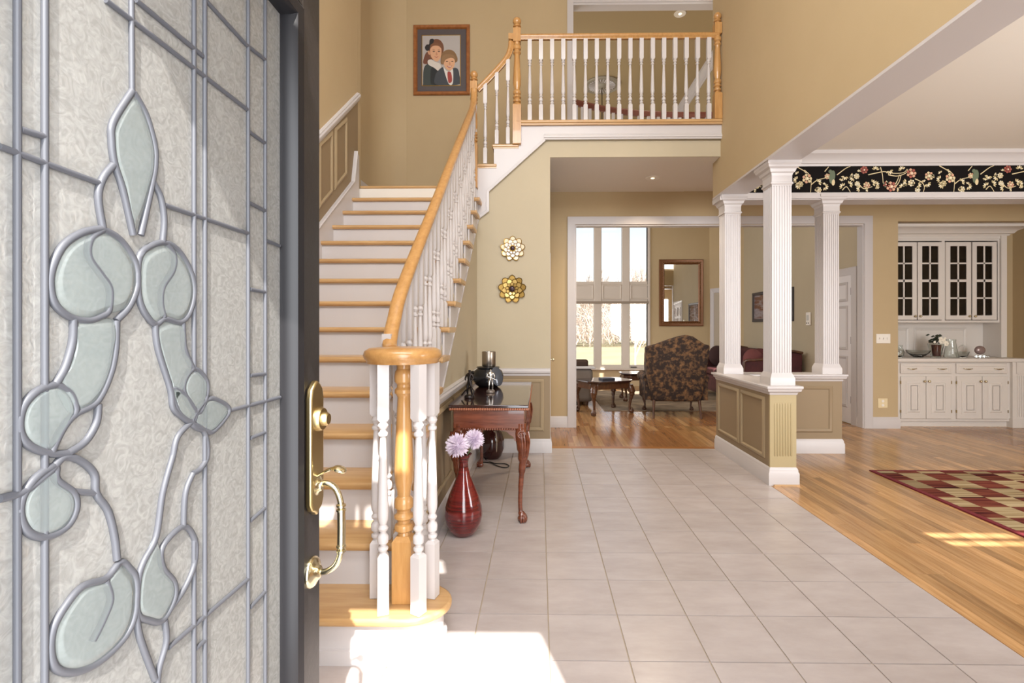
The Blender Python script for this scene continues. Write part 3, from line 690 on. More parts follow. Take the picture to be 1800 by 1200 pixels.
CAMES = [
 ([(0.6376,1.6787),(0.6088,1.6272),(0.6061,1.6026),(0.6102,1.5758),(0.6229,1.5463),(0.6391,1.4914)], 1, 0),
 ([(0.6391,1.6781),(0.6594,1.6585),(0.6742,1.6232),(0.6758,1.5976),(0.6708,1.57),(0.6514,1.4937)], 1, 0),
 ([(0.6088,1.573),(0.5941,1.552),(0.5876,1.5273),(0.5941,1.491)], 1, 0),
 ([(0.6725,1.5705),(0.6861,1.5533),(0.6925,1.5229),(0.6896,1.4916)], 1, 0),
 ([(0.5928,1.4908),(0.5678,1.4813),(0.5448,1.4632),(0.5319,1.4383),(0.5287,1.4174),(0.534,1.3971),(0.5515,1.383),(0.575,1.3791),(0.5954,1.3864)], 1, 0),
 ([(0.5928,1.4908),(0.6144,1.4844),(0.6316,1.4705),(0.6437,1.4524),(0.6452,1.4252),(0.6316,1.3971),(0.613,1.3797)], 1, 0),
 ([(0.5941,1.4899),(0.5775,1.4754),(0.575,1.4549),(0.5902,1.4365),(0.6034,1.4193),(0.602,1.3935),(0.5941,1.3852)], 1, 0),
 ([(0.6483,1.4631),(0.6692,1.4828),(0.6967,1.4915),(0.7228,1.482),(0.7467,1.4539),(0.7529,1.4226),(0.7426,1.3932),(0.7228,1.3787),(0.6932,1.3837),(0.6758,1.3755),(0.6562,1.3931),(0.6467,1.4178)], 1, 1),
 ([(0.6967,1.4901),(0.7114,1.4748),(0.7077,1.4523),(0.6896,1.4289),(0.6861,1.4074),(0.6914,1.3863)], 1, 0),
 ([(0.556,1.381),(0.5549,1.3552),(0.5459,1.3258),(0.535,1.309)], 1, 0),
 ([(0.613,1.3797),(0.6116,1.3442),(0.6034,1.3118),(0.585,1.2818),(0.556,1.2711),(0.5404,1.2549),(0.5298,1.2346)], 1, 0),
 ([(0.6758,1.3755),(0.681,1.3413),(0.704,1.2832),(0.7114,1.2521),(0.7467,1.2275)], 1, 0),
 ([(0.7286,1.3787),(0.7325,1.3391),(0.7508,1.3079)], 1, 0),
 ([(0.755,1.3076),(0.7345,1.2965),(0.7306,1.2743),(0.7592,1.2383),(0.7788,1.259),(0.7811,1.2859)], 1, 1),
 ([(0.7788,1.256),(0.809,1.2517),(0.839,1.2295),(0.7995,1.2037),(0.7788,1.2079),(0.7467,1.2275)], 1, 1),
 ([(0.7058,1.283),(0.7306,1.2715),(0.755,1.242),(0.7467,1.2275),(0.7189,1.248)], 1, 1),
 ([(0.7467,1.2275),(0.7189,1.2119),(0.7095,1.1865)], 1, 0),
 ([(0.7467,1.2275),(0.7766,1.2054),(0.7833,1.1677),(0.7678,1.1509),(0.7508,1.1484)], 1, 0),
 ([(0.5361,1.3089),(0.5155,1.3042),(0.5001,1.2886),(0.4974,1.2659),(0.5077,1.248),(0.5298,1.2346),(0.5515,1.2291)], 1, 0),
 ([(0.5361,1.3089),(0.5515,1.2975),(0.5584,1.2793),(0.5549,1.2691)], 1, 0),
 ([(0.5876,1.2792),(0.585,1.2569),(0.5702,1.2376),(0.5492,1.2297)], 1, 0),
 ([(0.4787,1.2028),(0.502,1.2026),(0.5277,1.2146),(0.5448,1.2266),(0.5654,1.2168),(0.5825,1.1965),(0.585,1.173),(0.6007,1.1469),(0.6102,1.1127),(0.6144,1.0801)], 1, 0),
 ([(0.534,1.219),(0.5155,1.2141),(0.5001,1.1974),(0.4983,1.1767),(0.5077,1.1573),(0.5256,1.1459),(0.547,1.1475),(0.5584,1.1624),(0.556,1.1827),(0.5361,1.2039)], 1, 1),
 ([(0.556,1.1848),(0.5825,1.1739)], 0, 0),
 ([(0.6186,1.0745),(0.598,1.0645),(0.5678,1.071),(0.547,1.0605),(0.5319,1.0422),(0.5298,1.0167),(0.5382,0.9944),(0.563,0.9752),(0.5928,0.9684),(0.6258,0.9754),(0.6421,0.9975),(0.6437,1.039),(0.6316,1.0622)], 1, 1),
 ([(0.598,1.0622),(0.6047,1.0354),(0.5928,1.0143),(0.58,0.9994)], 1, 0),
 ([(0.7095,1.1865),(0.6896,1.1383),(0.6775,1.0821),(0.6562,1.058),(0.6467,1.0374),(0.6452,0.9958),(0.6659,0.9736),(0.6896,0.9597),(0.7114,0.9771),(0.7114,1.0019),(0.6896,1.0343),(0.6896,1.0636),(0.7306,1.0753),(0.755,1.0437),(0.7529,1.0068),(0.7306,0.9807),(0.704,0.9675)], 1, 0),
 ([(0.7508,1.1484),(0.7345,1.1234),(0.7306,1.0767)], 1, 0),
 ([(0.6437,0.9967),(0.6499,0.9604),(0.6758,0.8867)], 1, 0),
 ([(0.6932,0.9576),(0.6967,0.9259),(0.6827,0.8951),(0.6792,0.8712)], 1, 0),
 ([(0.6364,1.7963),(0.6373,1.6785)], 0, 0),
 ([(0.5904,1.545),(0.4787,1.5486)], 0, 0),
 ([(0.6932,1.5445),(0.8948,1.5429)], 0, 0),
 ([(0.5983,1.7711),(0.8913,1.767)], 0, 0),
 ([(0.6437,1.8011),(0.7726,1.7987)], 0, 0),
 ([(0.7793,1.8909),(0.8878,1.8825),(0.9511,1.8891)], 0, 0),
 ([(0.8948,1.7292),(0.9491,1.7278)], 0, 0),
 ([(0.8948,1.5998),(0.9491,1.5972)], 0, 0),
 ([(0.9002,1.4418),(0.9491,1.4402)], 0, 0),
 ([(0.9002,1.2836),(0.9491,1.2822)], 0, 0),
 ([(0.9019,1.1686),(0.9491,1.1692)], 0, 0),
 ([(0.9019,1.0174),(0.9491,1.0232)], 0, 0),
 ([(0.9019,0.8588),(0.9491,0.8619)], 0, 0),
 ([(0.9511,1.5405),(1.0037,1.5382)], 0, 0),
 ([(0.8385,1.2293),(1.0059,1.2293)], 0, 0),
 ([(0.7007,0.9141),(0.8948,0.9145)], 0, 0),
 ([(0.7571,0.8761),(0.7793,0.8762)], 0, 0),
 ([(0.4985,1.5732),(0.5236,1.5754)], 0, 0),
]
def came(pts, r=.0042, name='came'):
    mb = MB(); mb.tube(pts, r, 8, up=(1, 0, 0)); return mb.build(name, lead, door, smooth=60)
cx_ = gx+.002
for pts, s, cl in CAMES:
    P = [(cx_, y, z) for y, z in pts]
    P = catmull(P, 5, bool(cl)) if s else [Vector(p) for p in P]
    if cl: P = P+[P[0], P[1]]
    came(P, .0044 if s else .0036)
for y, z0, z1 in ((.4957, GZ0, GZ1), (.5236, .95, GZ1), (.7533, 1.30, 1.93), (.7533, .3, 1.05), (.778, GZ0, GZ1), (.8948, GZ0, GZ1), (.9511, GZ0, GZ1), (.5236, GZ0, .75)):
    came([(cx_, y, z0), (cx_, y, z1)], .0036)
# bevelled lens pieces set between the cames
def lens(pts, name='pane'):
    P = catmull([(0, y, z) for y, z in pts], 4, True); c = sum(P, Vector())/len(P); n = len(P); vs = []; fs = []
    for k, (s, h) in enumerate(((1, .0005), (.97, .002), (.80, .0048))): vs += [(cx_-.001+h, c.y+(p.y-c.y)*s, c.z+(p.z-c.z)*s) for p in P]
    for k in range(2): fs += [(k*n+i, k*n+(i+1) % n, (k+1)*n+(i+1) % n, (k+1)*n+i) for i in range(n)]
    fs += [[2*n+i for i in range(n)]]
    MB().add(vs, fs).build(name, bevelg, door)
lens(CAMES[7][0]); lens(CAMES[13][0]); lens(CAMES[14][0]); lens(CAMES[15][0]); lens(CAMES[22][0]); lens(CAMES[24][0])
lens(CAMES[0][0]+CAMES[1][0][::-1][1:-1]); lens(CAMES[4][0]+CAMES[5][0][::-1][1:-1]); lens(CAMES[18][0][:-1]+CAMES[19][0][::-1][:-1])
lens(CAMES[26][0][2:6]+CAMES[26][0][6:11]); lens(CAMES[9][0]+CAMES[10][0][:5][::-1]); lens(CAMES[11][0][:4]+CAMES[12][0][::-1])

# brass handle set
hs = thing('handleset', None, None, (DX, 1.10, .8)); hs.parent = door; hs.location = Vector((DX, 1.10, .8))-door.location; hs['label'] = 'aged brass entry handle set with thumb latch'
def H(mb, name, **k): return mb.build(name, k.pop('m', brass), hs, smooth=k.pop('smooth', 45), **k)
prof = [(1.070, .985), (1.070, 1.215), (1.076, 1.236), (1.090, 1.248), (1.101, 1.255), (1.112, 1.248), (1.126, 1.236), (1.132, 1.215), (1.132, .985), (1.124, .968), (1.110, .962), (1.101, .952), (1.092, .962), (1.078, .968)]
mb = MB(); mb.prism(prof, 'x', DX, DX+.016); H(mb, 'escutcheon', m=antique, bevel=.005, seg=3)
mb = MB(); mb.lathe([(.001, .030), (.012, .030), (.015, .026), (.016, .018), (.024, .018), (.027, .012), (.027, .0)], (DX+.010, 1.101, 1.168), 20, 'x'); H(mb, 'deadbolt_cylinder', m=antique)
mb = MB(); mb.tube(catmull([(DX+.01, 1.101, 1.038), (DX+.035, 1.101, 1.052), (DX+.055, 1.101, 1.058), (DX+.078, 1.101, 1.050)], 4), [.006]*4+[.008]*4+[.013, .015, .015, .012, .006], 10, flat=.5); H(mb, 'thumb_latch')
gp = catmull([(DX+.012, 1.101, 1.020), (DX+.035, 1.101, 1.024), (DX+.055, 1.101, 1.012), (DX+.066, 1.101, .985), (DX+.068, 1.101, .955), (DX+.068, 1.101, .90), (DX+.066, 1.101, .868), (DX+.055, 1.101, .842), (DX+.035, 1.101, .828), (DX+.012, 1.101, .826)], 5)
rr = []
for p in gp: rr.append(.0088 if .885 < p.z < .965 and p.x > DX+.06 else .0068)
mb = MB(); mb.tube(gp, rr, 12); H(mb, 'grip')
for z in (.975, .965, .884, .874):
    mb = MB(); mb.lathe([(.007, -.004), (.0105, -.002), (.0105, .002), (.007, .004)], (DX+.0675, 1.101, z), 14); H(mb, 'grip_ring')
mb = MB(); mb.lathe([(.034, 0), (.034, .005), (.029, .010), (.022, .012), (.016, .018), (.011, .022)], (DX, 1.101, .826), 20, 'x'); H(mb, 'rosette')
mb = MB(); mb.lathe([(.022, .012), (.022, .016), (.014, .02), (.011, .026)], (DX, 1.101, 1.020), 16, 'x'); H(mb, 'collar')
# ------------------------------------------------------------------ foyer furniture
def cabriole(mb, x, y, z1, dx, dy, s=1.0, seg=10, claw=True):
    # leg from floor (z=0) to z1, bowing outwards along (dx, dy), ball-and-claw foot
    P = [(0, .0, .030), (.0, .055, .020), (-.012, .11, .0155), (-.016, .2, .016), (-.010, .36, .019), (.002, .52, .026), (.012, .64, .036), (.014, .74, .044), (.004, .83, .046), (-.01, .92, .042), (-.012, 1, .042)]
    path = [(x+dx*o*s, y+dy*o*s, h*z1) for o, h, r in P]
    mb.tube(catmull(path[1:], 4), [r*s for o, h, r in sum([[P[i]]*4 for i in range(1, len(P)-1)], [])]+[P[-1][2]*s], seg, up=(1, 0, 0))
def claw_foot(mb, x, y, r, dx, dy):
    mb.sphere((x, y, r*.9), r, 12, 8, (1, 1, .9))
    for a in (-.9, -.3, .3, .9):
        ang = math.atan2(dy, dx)+a; c, s_ = math.cos(ang), math.sin(ang)
        mb.tube(catmull([(x+c*r*.2, y+s_*r*.2, r*2.4), (x+c*r*.75, y+s_*r*.75, r*1.75), (x+c*r*1.06, y+s_*r*1.06, r*1.0), (x+c*r*.95, y+s_*r*.95, r*.1)], 3), [r*.30]*4+[r*.34]*3+[r*.3]*2+[r*.16], 6)

ct = thing('console_table', 'mahogany console table with carved legs on ball-and-claw feet against stair wall', 'table', (-.33, 4.2, 0))
TX0, TX1, TY0, TY1, TZ = -.635, -.075, 3.45, 4.95, .836
mb = MB(); mb.box(TX0, TX1, TY0, TY1, TZ-.022, TZ); mb.build('table_top', mahogd, ct, bevel=.004)
mb = MB(); mb.box(TX0+.005, TX1-.005, TY0+.005, TY1-.005, TZ-.034, TZ-.022)
for k in range(34): mb.sphere((TX0+.012+k*(TX1-TX0-.024)/33, TY0+.004, TZ-.030), .0105, 6, 4)
for k in range(90): mb.sphere((TX1-.004, TY0+.012+k*(TY1-TY0-.024)/89, TZ-.030), .0105, 6, 4)
o = mb.build('gadroon_edge', mat('highlit_mahogany', (150, 92, 64), .25, coat=.4), ct, smooth=50); o['kind'] = 'stuff'  # beads lightened; the lit-edge highlight is put into their colour
mb = MB(); mb.box(TX0+.03, TX1-.03, TY0+.03, TY1-.03, .665, TZ-.034); mb.build('apron', mahog, ct, bevel=.004)
mb = MB()
for k in range(22): mb.sphere((TX0+.10+k*(TX1-TX0-.2)/21, TY0+.028, .662), .009, 6, 4)
for k in range(70): mb.sphere((TX1-.028, TY0+.10+k*(TY1-TY0-.2)/69, .662), .009, 6, 4)
o = mb.build('apron_beading', mahog, ct, smooth=50); o['kind'] = 'stuff'
for sx, sy in ((0, 0), (1, 0), (0, 1), (1, 1)):
    x = (TX0+.055, TX1-.05)[sx]; y = (TY0+.06, TY1-.06)[sy]; dx, dy = (-.7, .7)[sx], (-.7, .7)[sy]
    mb = MB(); cabriole(mb, x, y, .70, dx, dy, 1.0); leg = mb.build('leg', mahog, ct, smooth=60)
    mb = MB(); claw_foot(mb, x, y, .030, dx, dy); mb.build('claw_foot', mahog, leg, smooth=60)
    # knee carving: scrolled brackets and acanthus ribs
    mb = MB()
    for ex, ey in ((-1 if sx else 1, 0), (0, -1 if sy else 1)):
        mb.prism([(0, 0), (.14, 0), (.125, -.014), (.085, -.022), (.065, -.042), (.04, -.055), (.03, -.085), (0, -.10)], 'y', -.012, .012)
        n = 16
        for p in mb.v[-n:]:
            q = Vector(p); p.x, p.y, p.z = x+ex*(q.x+.02)+abs(ey)*q.y, y+ey*(q.x+.02)+abs(ex)*q.y, .662+q.z
    for k in range(5):
        a = math.atan2(dy, dx)+(-.8+.4*k); c, s_ = math.cos(a), math.sin(a)
        mb.tube(catmull([(x+c*.045, y+s_*.045, .64), (x+dx*.01+c*.049, y+dy*.01+s_*.049, .57), (x+dx*.012+c*.034, y+dy*.012+s_*.034, .47), (x+c*.018, y+s_*.018, .40)], 3), [.006]*8+[.004, .002], 6)
    ring = [(x+.030*math.cos(t_)*(1-t_/16), TY0+.02 if not sy else y, .625+.030*math.sin(t_)*(1-t_/16)) for t_ in [k*.5 for k in range(22)]]
    mb.tube(ring, .006, 6)
    mb.build('knee_carving', mahog, leg, smooth=50)

# figures and vessels on the console
def skin_mesh(name, V, E, rad, m, loc, parent=None, rz=0, lv=1):
    me = bpy.data.meshes.new(name); me.from_pydata(V, E, []); o = bpy.data.objects.new(name, me); C.objects.link(o)
    md = o.modifiers.new('skin', 'SKIN'); md.use_smooth_shade = True
    for i, r in enumerate(rad): me.skin_vertices[0].data[i].radius = (r, r)
    me.skin_vertices[0].data[0].use_root = True
    s_ = o.modifiers.new('sub', 'SUBSURF'); s_.levels = lv; s_.render_levels = lv
    me.materials.append(m); o.location = loc; o.rotation_euler = (0, 0, rz)
    if parent: o.parent = parent
    return o
def figure(name, label, loc, s, m, basem, rz=0, staff=True):
    t = thing(name, label, 'figurine', loc, rz)
    V = [(0, 0, .125), (0, 0, .165), (0, 0, .198), (0, 0, .212), (0, -.002, .236), (.014, 0, .12), (.018, -.006, .075), (.020, .004, .03), (.024, -.012, .026), (-.014, 0, .12), (-.016, -.012, .078), (-.020, 0, .03), (-.020, -.016, .026),
         (.030, 0, .192), (.040, -.008, .160), (.030, -.034, .148), (-.030, 0, .192), (-.040, -.006, .160), (-.016, -.034, .150)]
    E_ = [(0,1),(1,2),(2,3),(3,4),(0,5),(5,6),(6,7),(7,8),(0,9),(9,10),(10,11),(11,12),(2,13),(13,14),(14,15),(2,16),(16,17),(17,18)]
    Rd = [.020, .019, .020, .008, .016, .014, .0105, .007, .006, .014, .0105, .007, .006, .010, .008, .006, .010, .008, .006]
    skin_mesh('body', [tuple(c*s for c in v) for v in V], E_, [r*s for r in Rd], m, (0, 0, 0), t)
    MB().lathe([(.040*s, 0), (.045*s, .004), (.042*s, .022*s), (.036*s, .026*s), (.030*s, .03*s)], seg=20).build('base', basem, t, smooth=50, local=True)
    if staff: MB().tube([(.052*s, -.045*s, .13*s), (.0, -.034*s, .155*s), (-.03*s, -.03*s, .165*s)], .0045*s, 8).build('instrument', m, t, smooth=60, local=True)
    return t
figure('silver_figurine', 'small silver figurine of a musician on a round grey base, on the console table', (-.405, 4.12, TZ), .82, silver, mat('pewter_base', (118, 108, 100), .45, .6), .2)
df = figure('dark_figurine', 'small dark bronze figurine on the console table near the wall', (-.535, 3.80, TZ), .92, iron, iron, -.4, False)
MB().tube([(.035, -.02, .01), (.05, -.02, .06), (.02, -.015, .09), (-.03, -.02, .055), (-.06, -.02, .02)], .006, 8).build('instrument', iron, df, smooth=60, local=True)
pot = thing('black_pot', 'round gloss black pot with flat oval face beside the silver figurine', 'pot', (-.47, 4.55, TZ))
mb = MB(); mb.lathe([(.001, 0), (.085, 0), (.115, .022), (.138, .065), (.142, .105), (.128, .145), (.10, .165), (.098, .172), (.11, .176), (.10, .185), (.02, .19), (.001, .19)], (-.47, 4.55, TZ), 28); mb.build('body', blackg, pot, smooth=45)
mb = MB(); mb.tube([(-.63, 4.55, TZ+.125), (-.60, 4.55, TZ+.13)], .016, 10); mb.build('lug', blackg, pot, smooth=45)
ov_ = MB(); ov_.lathe([(.001, .0), (.078, 0), (.080, .01), (.07, .018), (.001, .018)], (0, 0, 0), 24)
o = ov_.build('oval_face', mat('smoky_gloss', (74, 78, 86), .12, .2), pot, smooth=45, local=True); o.location = (.085, -.10, .10); o.rotation_euler = (1.25, 0, .62); o.scale = (.75, 1.1, 1)
MB().lathe([(.060, 0), (.063, .004), (.063, .13), (.060, .134), (.054, .134), (.054, .01), (.001, .01)], (0, 0, 0), 28)
sil = MB(); sil.lathe([(.001, 0), (.060, 0), (.063, .004), (.063, .128), (.061, .132), (.056, .132), (.056, .012), (.001, .012)], (-.465, 4.56, TZ+.19), 28)
tagged(sil.build('metal_canister', mat('brushed_nickel', (168, 158, 146), .32, 1), smooth=45), 'brushed metal cylinder standing on top of the round black pot', 'canister')
dv_ = thing('dark_vase', 'dark brown gloss round vase on floor under the console table', 'vase', (-.50, 5.24, 0))
mb = MB(); mb.lathe([(.001, 0), (.075, 0), (.10, .03), (.128, .11), (.128, .20), (.105, .27), (.07, .31), (.055, .34), (.062, .36), (.05, .355), (.04, .31), (.001, .31)], (-.50, 5.24, 0), 28); mb.build('body', mat('oxblood_glaze', (52, 20, 18), .1, coat=.6), dv_, smooth=50)
mb = MB(); mb.tube([(-.48+.13*math.cos(a)*math.cos(-1.25), 5.24+.131*math.cos(a)*math.sin(-1.25), .17+.15*math.sin(a)) for a in [-1.2+k*.2 for k in range(13)]], .003, 6); mb.build('rim_line', mat('cream_line', (220, 205, 180), .4), dv_)
tagged(MB().tube(catmull([(-.60, 5.05, .006), (-.50, 5.02, .008), (-.40, 4.90, .006), (-.33, 4.86, .006), (-.30, 4.92, .006), (-.35, 5.0, .006), (-.46, 5.02, .006), (-.58, 5.2, .02), (-.645, 5.2, .3)], 6), .005, 6).build('power_cord', blackg, smooth=60), 'thin black power cord looped on the tiles under the console table', 'cord')

# floor vase and the two pompom flowers
vz = mat('lacquered_red_vase', (112, 28, 26), .14, noise=(7, (70, 14, 16), .4, .62, (.4, .4, 9)), coat=.7)
VXv, VYv = -.505, 3.30
va = thing('floor_vase', 'tall red lacquered bottle-shaped floor vase by the stair foot', 'vase', (VXv, VYv, 0))
mb = MB(); mb.lathe([(.001, 0), (.060, 0), (.068, .004), (.095, .035), (.118, .085), (.126, .135), (.120, .19), (.098, .26), (.068, .33), (.044, .39), (.033, .44), (.030, .475), (.036, .505), (.052, .53), (.055, .535), (.047, .53), (.030, .503), (.022, .47), (.001, .46)], (VXv, VYv, 0), 40); mb.build('body', vz, va, smooth=50)
petal_m = mat('lavender_petal', (240, 228, 240), .6, noise=(30, (222, 204, 226), .4, .7, (1, 1, 1))); stem_m = mat('green_stem', (86, 106, 62), .6)
for (fx, fy, fz, r), lab in (((-.535, 3.235, .605, .083), 'larger lavender pompom flower leaning left out of the red floor vase'), ((-.438, 3.33, .625, .072), 'smaller lavender pompom flower behind, leaning right in the red floor vase')):
    t = thing('pompom_flower', lab, 'flower', (VXv, VYv, .30), group='flowers in the red floor vase')
    MB().tube(catmull([(VXv, VYv, .30), (VXv, VYv, .48), ((VXv+fx)/2, (VYv+fy)/2, .54), (fx, fy, fz)], 5), .004, 6).build('stem', stem_m, t, smooth=60)
    mb = MB(); mb.sphere((fx, fy, fz), r*.35, 10, 6)
    for k in range(330):
        zc = 1-2*(k+.5)/330; a = k*2.39996; q = math.sqrt(1-zc*zc); d = Vector((q*math.cos(a), q*math.sin(a), zc)); d = (d+Vector((random.uniform(-.12, .12), random.uniform(-.12, .12), random.uniform(-.12, .12)))).normalized()
        L = r*random.uniform(.86, 1.06); sd = d.orthogonal().normalized(); s2 = d.cross(sd); c0 = Vector((fx, fy, fz)); w = r*.060
        b0 = c0+d*r*.25; b1 = c0+d*L*.8; tp = c0+d*L
        mb.add([b0+sd*w*.5, b0-sd*w*.5, b1+sd*w+s2*w*.3, b1-sd*w+s2*w*.3, tp+s2*w*.2, b0+s2*w*.6, b1+s2*w*.9], [(0,2,6,5),(5,6,3,1),(0,1,3,2),(2,4,6),(6,4,3),(2,3,4)])
    o = mb.build('petal_head', petal_m, t); o['kind'] = 'stuff'

# metal flowers on the closet wall
def wall_flower(label, x, z, R, m_out, m_in, m_c, n1, n2, m_rim):
    y = FW-.004; t = thing('wall_flower', label, 'wall decor', (x, y, z), group='metal flowers on the closet wall')
    def petal(ang, r0, r1, w, lift, m):
        c, s = math.cos(ang), math.sin(ang); mb = MB()
        outl = [(r0, 0), (r0+(r1-r0)*.3, w*.7), (r0+(r1-r0)*.62, w), (r0+(r1-r0)*.88, w*.62), (r1, 0), (r0+(r1-r0)*.88, -w*.62), (r0+(r1-r0)*.62, -w), (r0+(r1-r0)*.3, -w*.7)]
        P = lambda a, b, h: (x+a*c-b*s, y-h, z+a*s+b*c)
        n = len(outl); mid = r0+(r1-r0)*.55
        vs = [P(a, b, lift+.012*(a-r0)/(r1-r0)+.004) for a, b in outl]+[P(mid+(a-mid)*.82, b*.78, lift+.012*(a-r0)/(r1-r0)+.001) for a, b in outl]+[P(a, b, lift-.002) for a, b in outl]
        fs = [(i, (i+1) % n, n+(i+1) % n, n+i) for i in range(n)]; mb.add(vs, fs+[(i, (i+1) % n, 2*n+(i+1) % n, 2*n+i) for i in range(n)]+[[2*n+i for i in range(n)]])
        mb.cur = 1; mb.f.append([n+i for i in range(n)]); mb.m.append(1)
        mb.build('petal', [m_rim, m], t)
    for k in range(n1): petal(2*PI*k/n1+PI/2, R*.30, R, R*.27, .006, m_out)
    for k in range(n2): petal(2*PI*(k+.5)/n2+PI/2, R*.18, R*.74, R*.22, .018, m_in)
    for k in range(n2): petal(2*PI*k/n2+PI/2, R*.12, R*.46, R*.15, .028, m_in)
    mb = MB(); mb.lathe([(.001, -.05), (R*.12, -.048), (R*.19, -.042), (R*.21, -.032), (R*.21, -.004)], (x, y, z), 20, 'y'); mb.build('centre_boss', m_c, t, smooth=45)
    mb = MB(); mb.tube([(x+R*.22*math.cos(a), y-.036, z+R*.22*math.sin(a)) for a in [2*PI*k/20 for k in range(21)]], .005, 6); mb.build('bezel', m_rim, t, smooth=60)
cb = mat('dark_boss', (62, 44, 48), .25, .4); gold_r = mat('gold_rim', (176, 140, 62), .3, .9)
wall_flower('cream metal wall flower with gold rims, above the golden one', -.293, 2.249, .140, mat('pale_gold_enamel', (228, 216, 184), .35, .1), mat('cream_enamel', (244, 240, 230), .3), cb, 9, 9, gold_r)
wall_flower('golden metal wall flower, below the cream one', -.300, 1.803, .158, mat('antique_gold', (162, 130, 66), .34, .7), mat('bright_gold', (206, 174, 104), .3, .7), cb, 9, 9, mat('dark_gold_rim', (104, 78, 34), .35, .8))

# framed portrait on the landing wall: drawn as a flat print in a real frame
pf = thing('framed_portrait', 'wood-framed portrait drawing of two children, hung on the landing wall', 'picture', (-1.25, LW, 4.6))
px0, px1, pz0, pz1 = -1.748, -.962, 4.605, 5.576
FRP = [(-.030, 0), (-.030, .03), (-.022, .04), (.012, .036), (.024, .02), (.026, 0)]
yp = LW-.001
mb = MB(); mb.sweep([(px0+.03, yp, pz0+.03), (px0+.03, yp, pz1-.03), (px1-.03, yp, pz1-.03), (px1-.03, yp, pz0+.03)], FRP, (0, -1, 0), closed=True); mb.build('frame', mat('cherry_frame', (158, 98, 50), .3, noise=(6, (130, 76, 36), .4, .7, (3, 3, 3)), coat=.3), pf, smooth=35)
mb = MB(); mb.box(px0+.03, px1-.03, LW-.012, LW-.002, pz0+.03, pz1-.03); mb.build('mat_board', mat('charcoal_mat_board', (84, 76, 76), .6), pf)
# artwork in picture units: crop pixels (285..778, 287..928) -> metres
def pc(u, v): return (px0+.118+(u-285)/493*.535, pz1-.138-(v-287)/641*.700)
inks = {}
def ink(c):
    if c not in inks: inks[c] = mat('pastel_print', c, .6)
    return inks[c]
art = MB(); artm = []
def shape(pts, c, smooth=True, lv=0):
    P = [Vector((u, 0, v)) for u, v in pts]
    if smooth: P = catmull(P, 5, True)
    mm = ink(c)
    if mm not in artm: artm.append(mm)
    art.cur = artm.index(mm); Q = [pc(p.x, p.z) for p in P]; n = len(Q); y = LW-.0125-lv*.00035
    art.add([(a, y, b) for a, b in Q], [list(range(n))])
shape([(285, 287), (778, 287), (778, 928), (285, 928)], (176, 166, 148), False)
shape([(293, 295), (770, 295), (770, 920), (293, 920)], (178, 172, 168), False, 1)
shape([(300, 640), (330, 520), (370, 500), (400, 560), (380, 640)], (112, 68, 50), lv=2)
shape([(372, 440), (400, 370), (450, 338), (510, 345), (555, 400), (565, 470), (545, 520), (500, 560), (430, 600), (380, 560)], (116, 74, 50), lv=3)
shape([(322, 440), (345, 405), (375, 400), (385, 345), (420, 332), (440, 350), (420, 400), (390, 430), (380, 480), (340, 480)], (38, 34, 36), lv=4)
shape([(300, 900), (305, 730), (340, 660), (420, 640), (520, 700), (540, 780), (520, 920), (310, 925)], (58, 66, 64), lv=4)
shape([(395, 890), (400, 720), (450, 690), (520, 730), (510, 910), (420, 912)], (34, 38, 40), lv=5)
shape([(455, 640), (505, 640), (515, 690), (470, 680)], (200, 152, 118), lv=5.5)
shape([(360, 610), (400, 595), (450, 625), (510, 645), (528, 690), (500, 742), (440, 700), (370, 660)], (212, 204, 194), lv=6)
shape([(388, 470), (410, 425), (450, 410), (500, 415), (532, 450), (535, 520), (520, 580), (480, 622), (440, 605), (400, 555)], (214, 164, 128), lv=7)
shape([(385, 470), (400, 405), (460, 385), (525, 410), (538, 460), (500, 425), (440, 420), (405, 440)], (124, 82, 54), lv=8)
shape([(357, 490), (378, 485), (390, 530), (370, 530)], (204, 150, 116), lv=8)
for u in (437, 503): shape([(u-17, 493), (u, 486), (u+17, 493), (u, 500)], (70, 50, 44), lv=9)
for u in (435, 503): shape([(u-19, 474), (u, 466), (u+18, 474), (u, 471)], (124, 84, 60), lv=9)
shape([(472, 500), (484, 535), (470, 541), (462, 530)], (196, 138, 104), lv=9)
shape([(444, 556), (470, 563), (496, 556), (472, 572)], (170, 82, 74), lv=9)
shape([(470, 915), (455, 800), (500, 730), (560, 695), (620, 760), (690, 705), (745, 720), (765, 800), (768, 912)], (62, 66, 72), lv=7)
shape([(560, 700), (600, 740), (640, 750), (682, 720), (680, 900), (625, 900)], (222, 218, 212), lv=8)
shape([(612, 765), (640, 752), (660, 770), (672, 860), (650, 895), (622, 880)], (158, 62, 54), lv=9)
shape([(524, 610), (535, 530), (580, 485), (640, 472), (700, 500), (738, 570), (738, 620), (700, 640), (560, 660), (530, 650)], (132, 100, 66), lv=9)
shape([(565, 650), (570, 590), (620, 575), (690, 585), (708, 630), (695, 690), (655, 735), (615, 730), (580, 695)], (218, 168, 130), lv=10)
shape([(540, 640), (545, 560), (600, 530), (690, 545), (715, 610), (690, 575), (640, 580), (590, 600), (560, 650)], (146, 112, 76), lv=11)
for u in (606, 674): shape([(u-16, 622), (u, 615), (u+16, 622), (u, 629)], (62, 46, 40), lv=11)
shape([(640, 625), (652, 662), (638, 667), (630, 655)], (198, 142, 106), lv=11)
shape([(605, 676), (640, 684), (672, 672), (645, 704), (622, 698)], (172, 88, 78), lv=11)
shape([(614, 680), (640, 687), (665, 677), (642, 694)], (238, 230, 220), lv=12)
art.build('portrait_print', artm, pf)
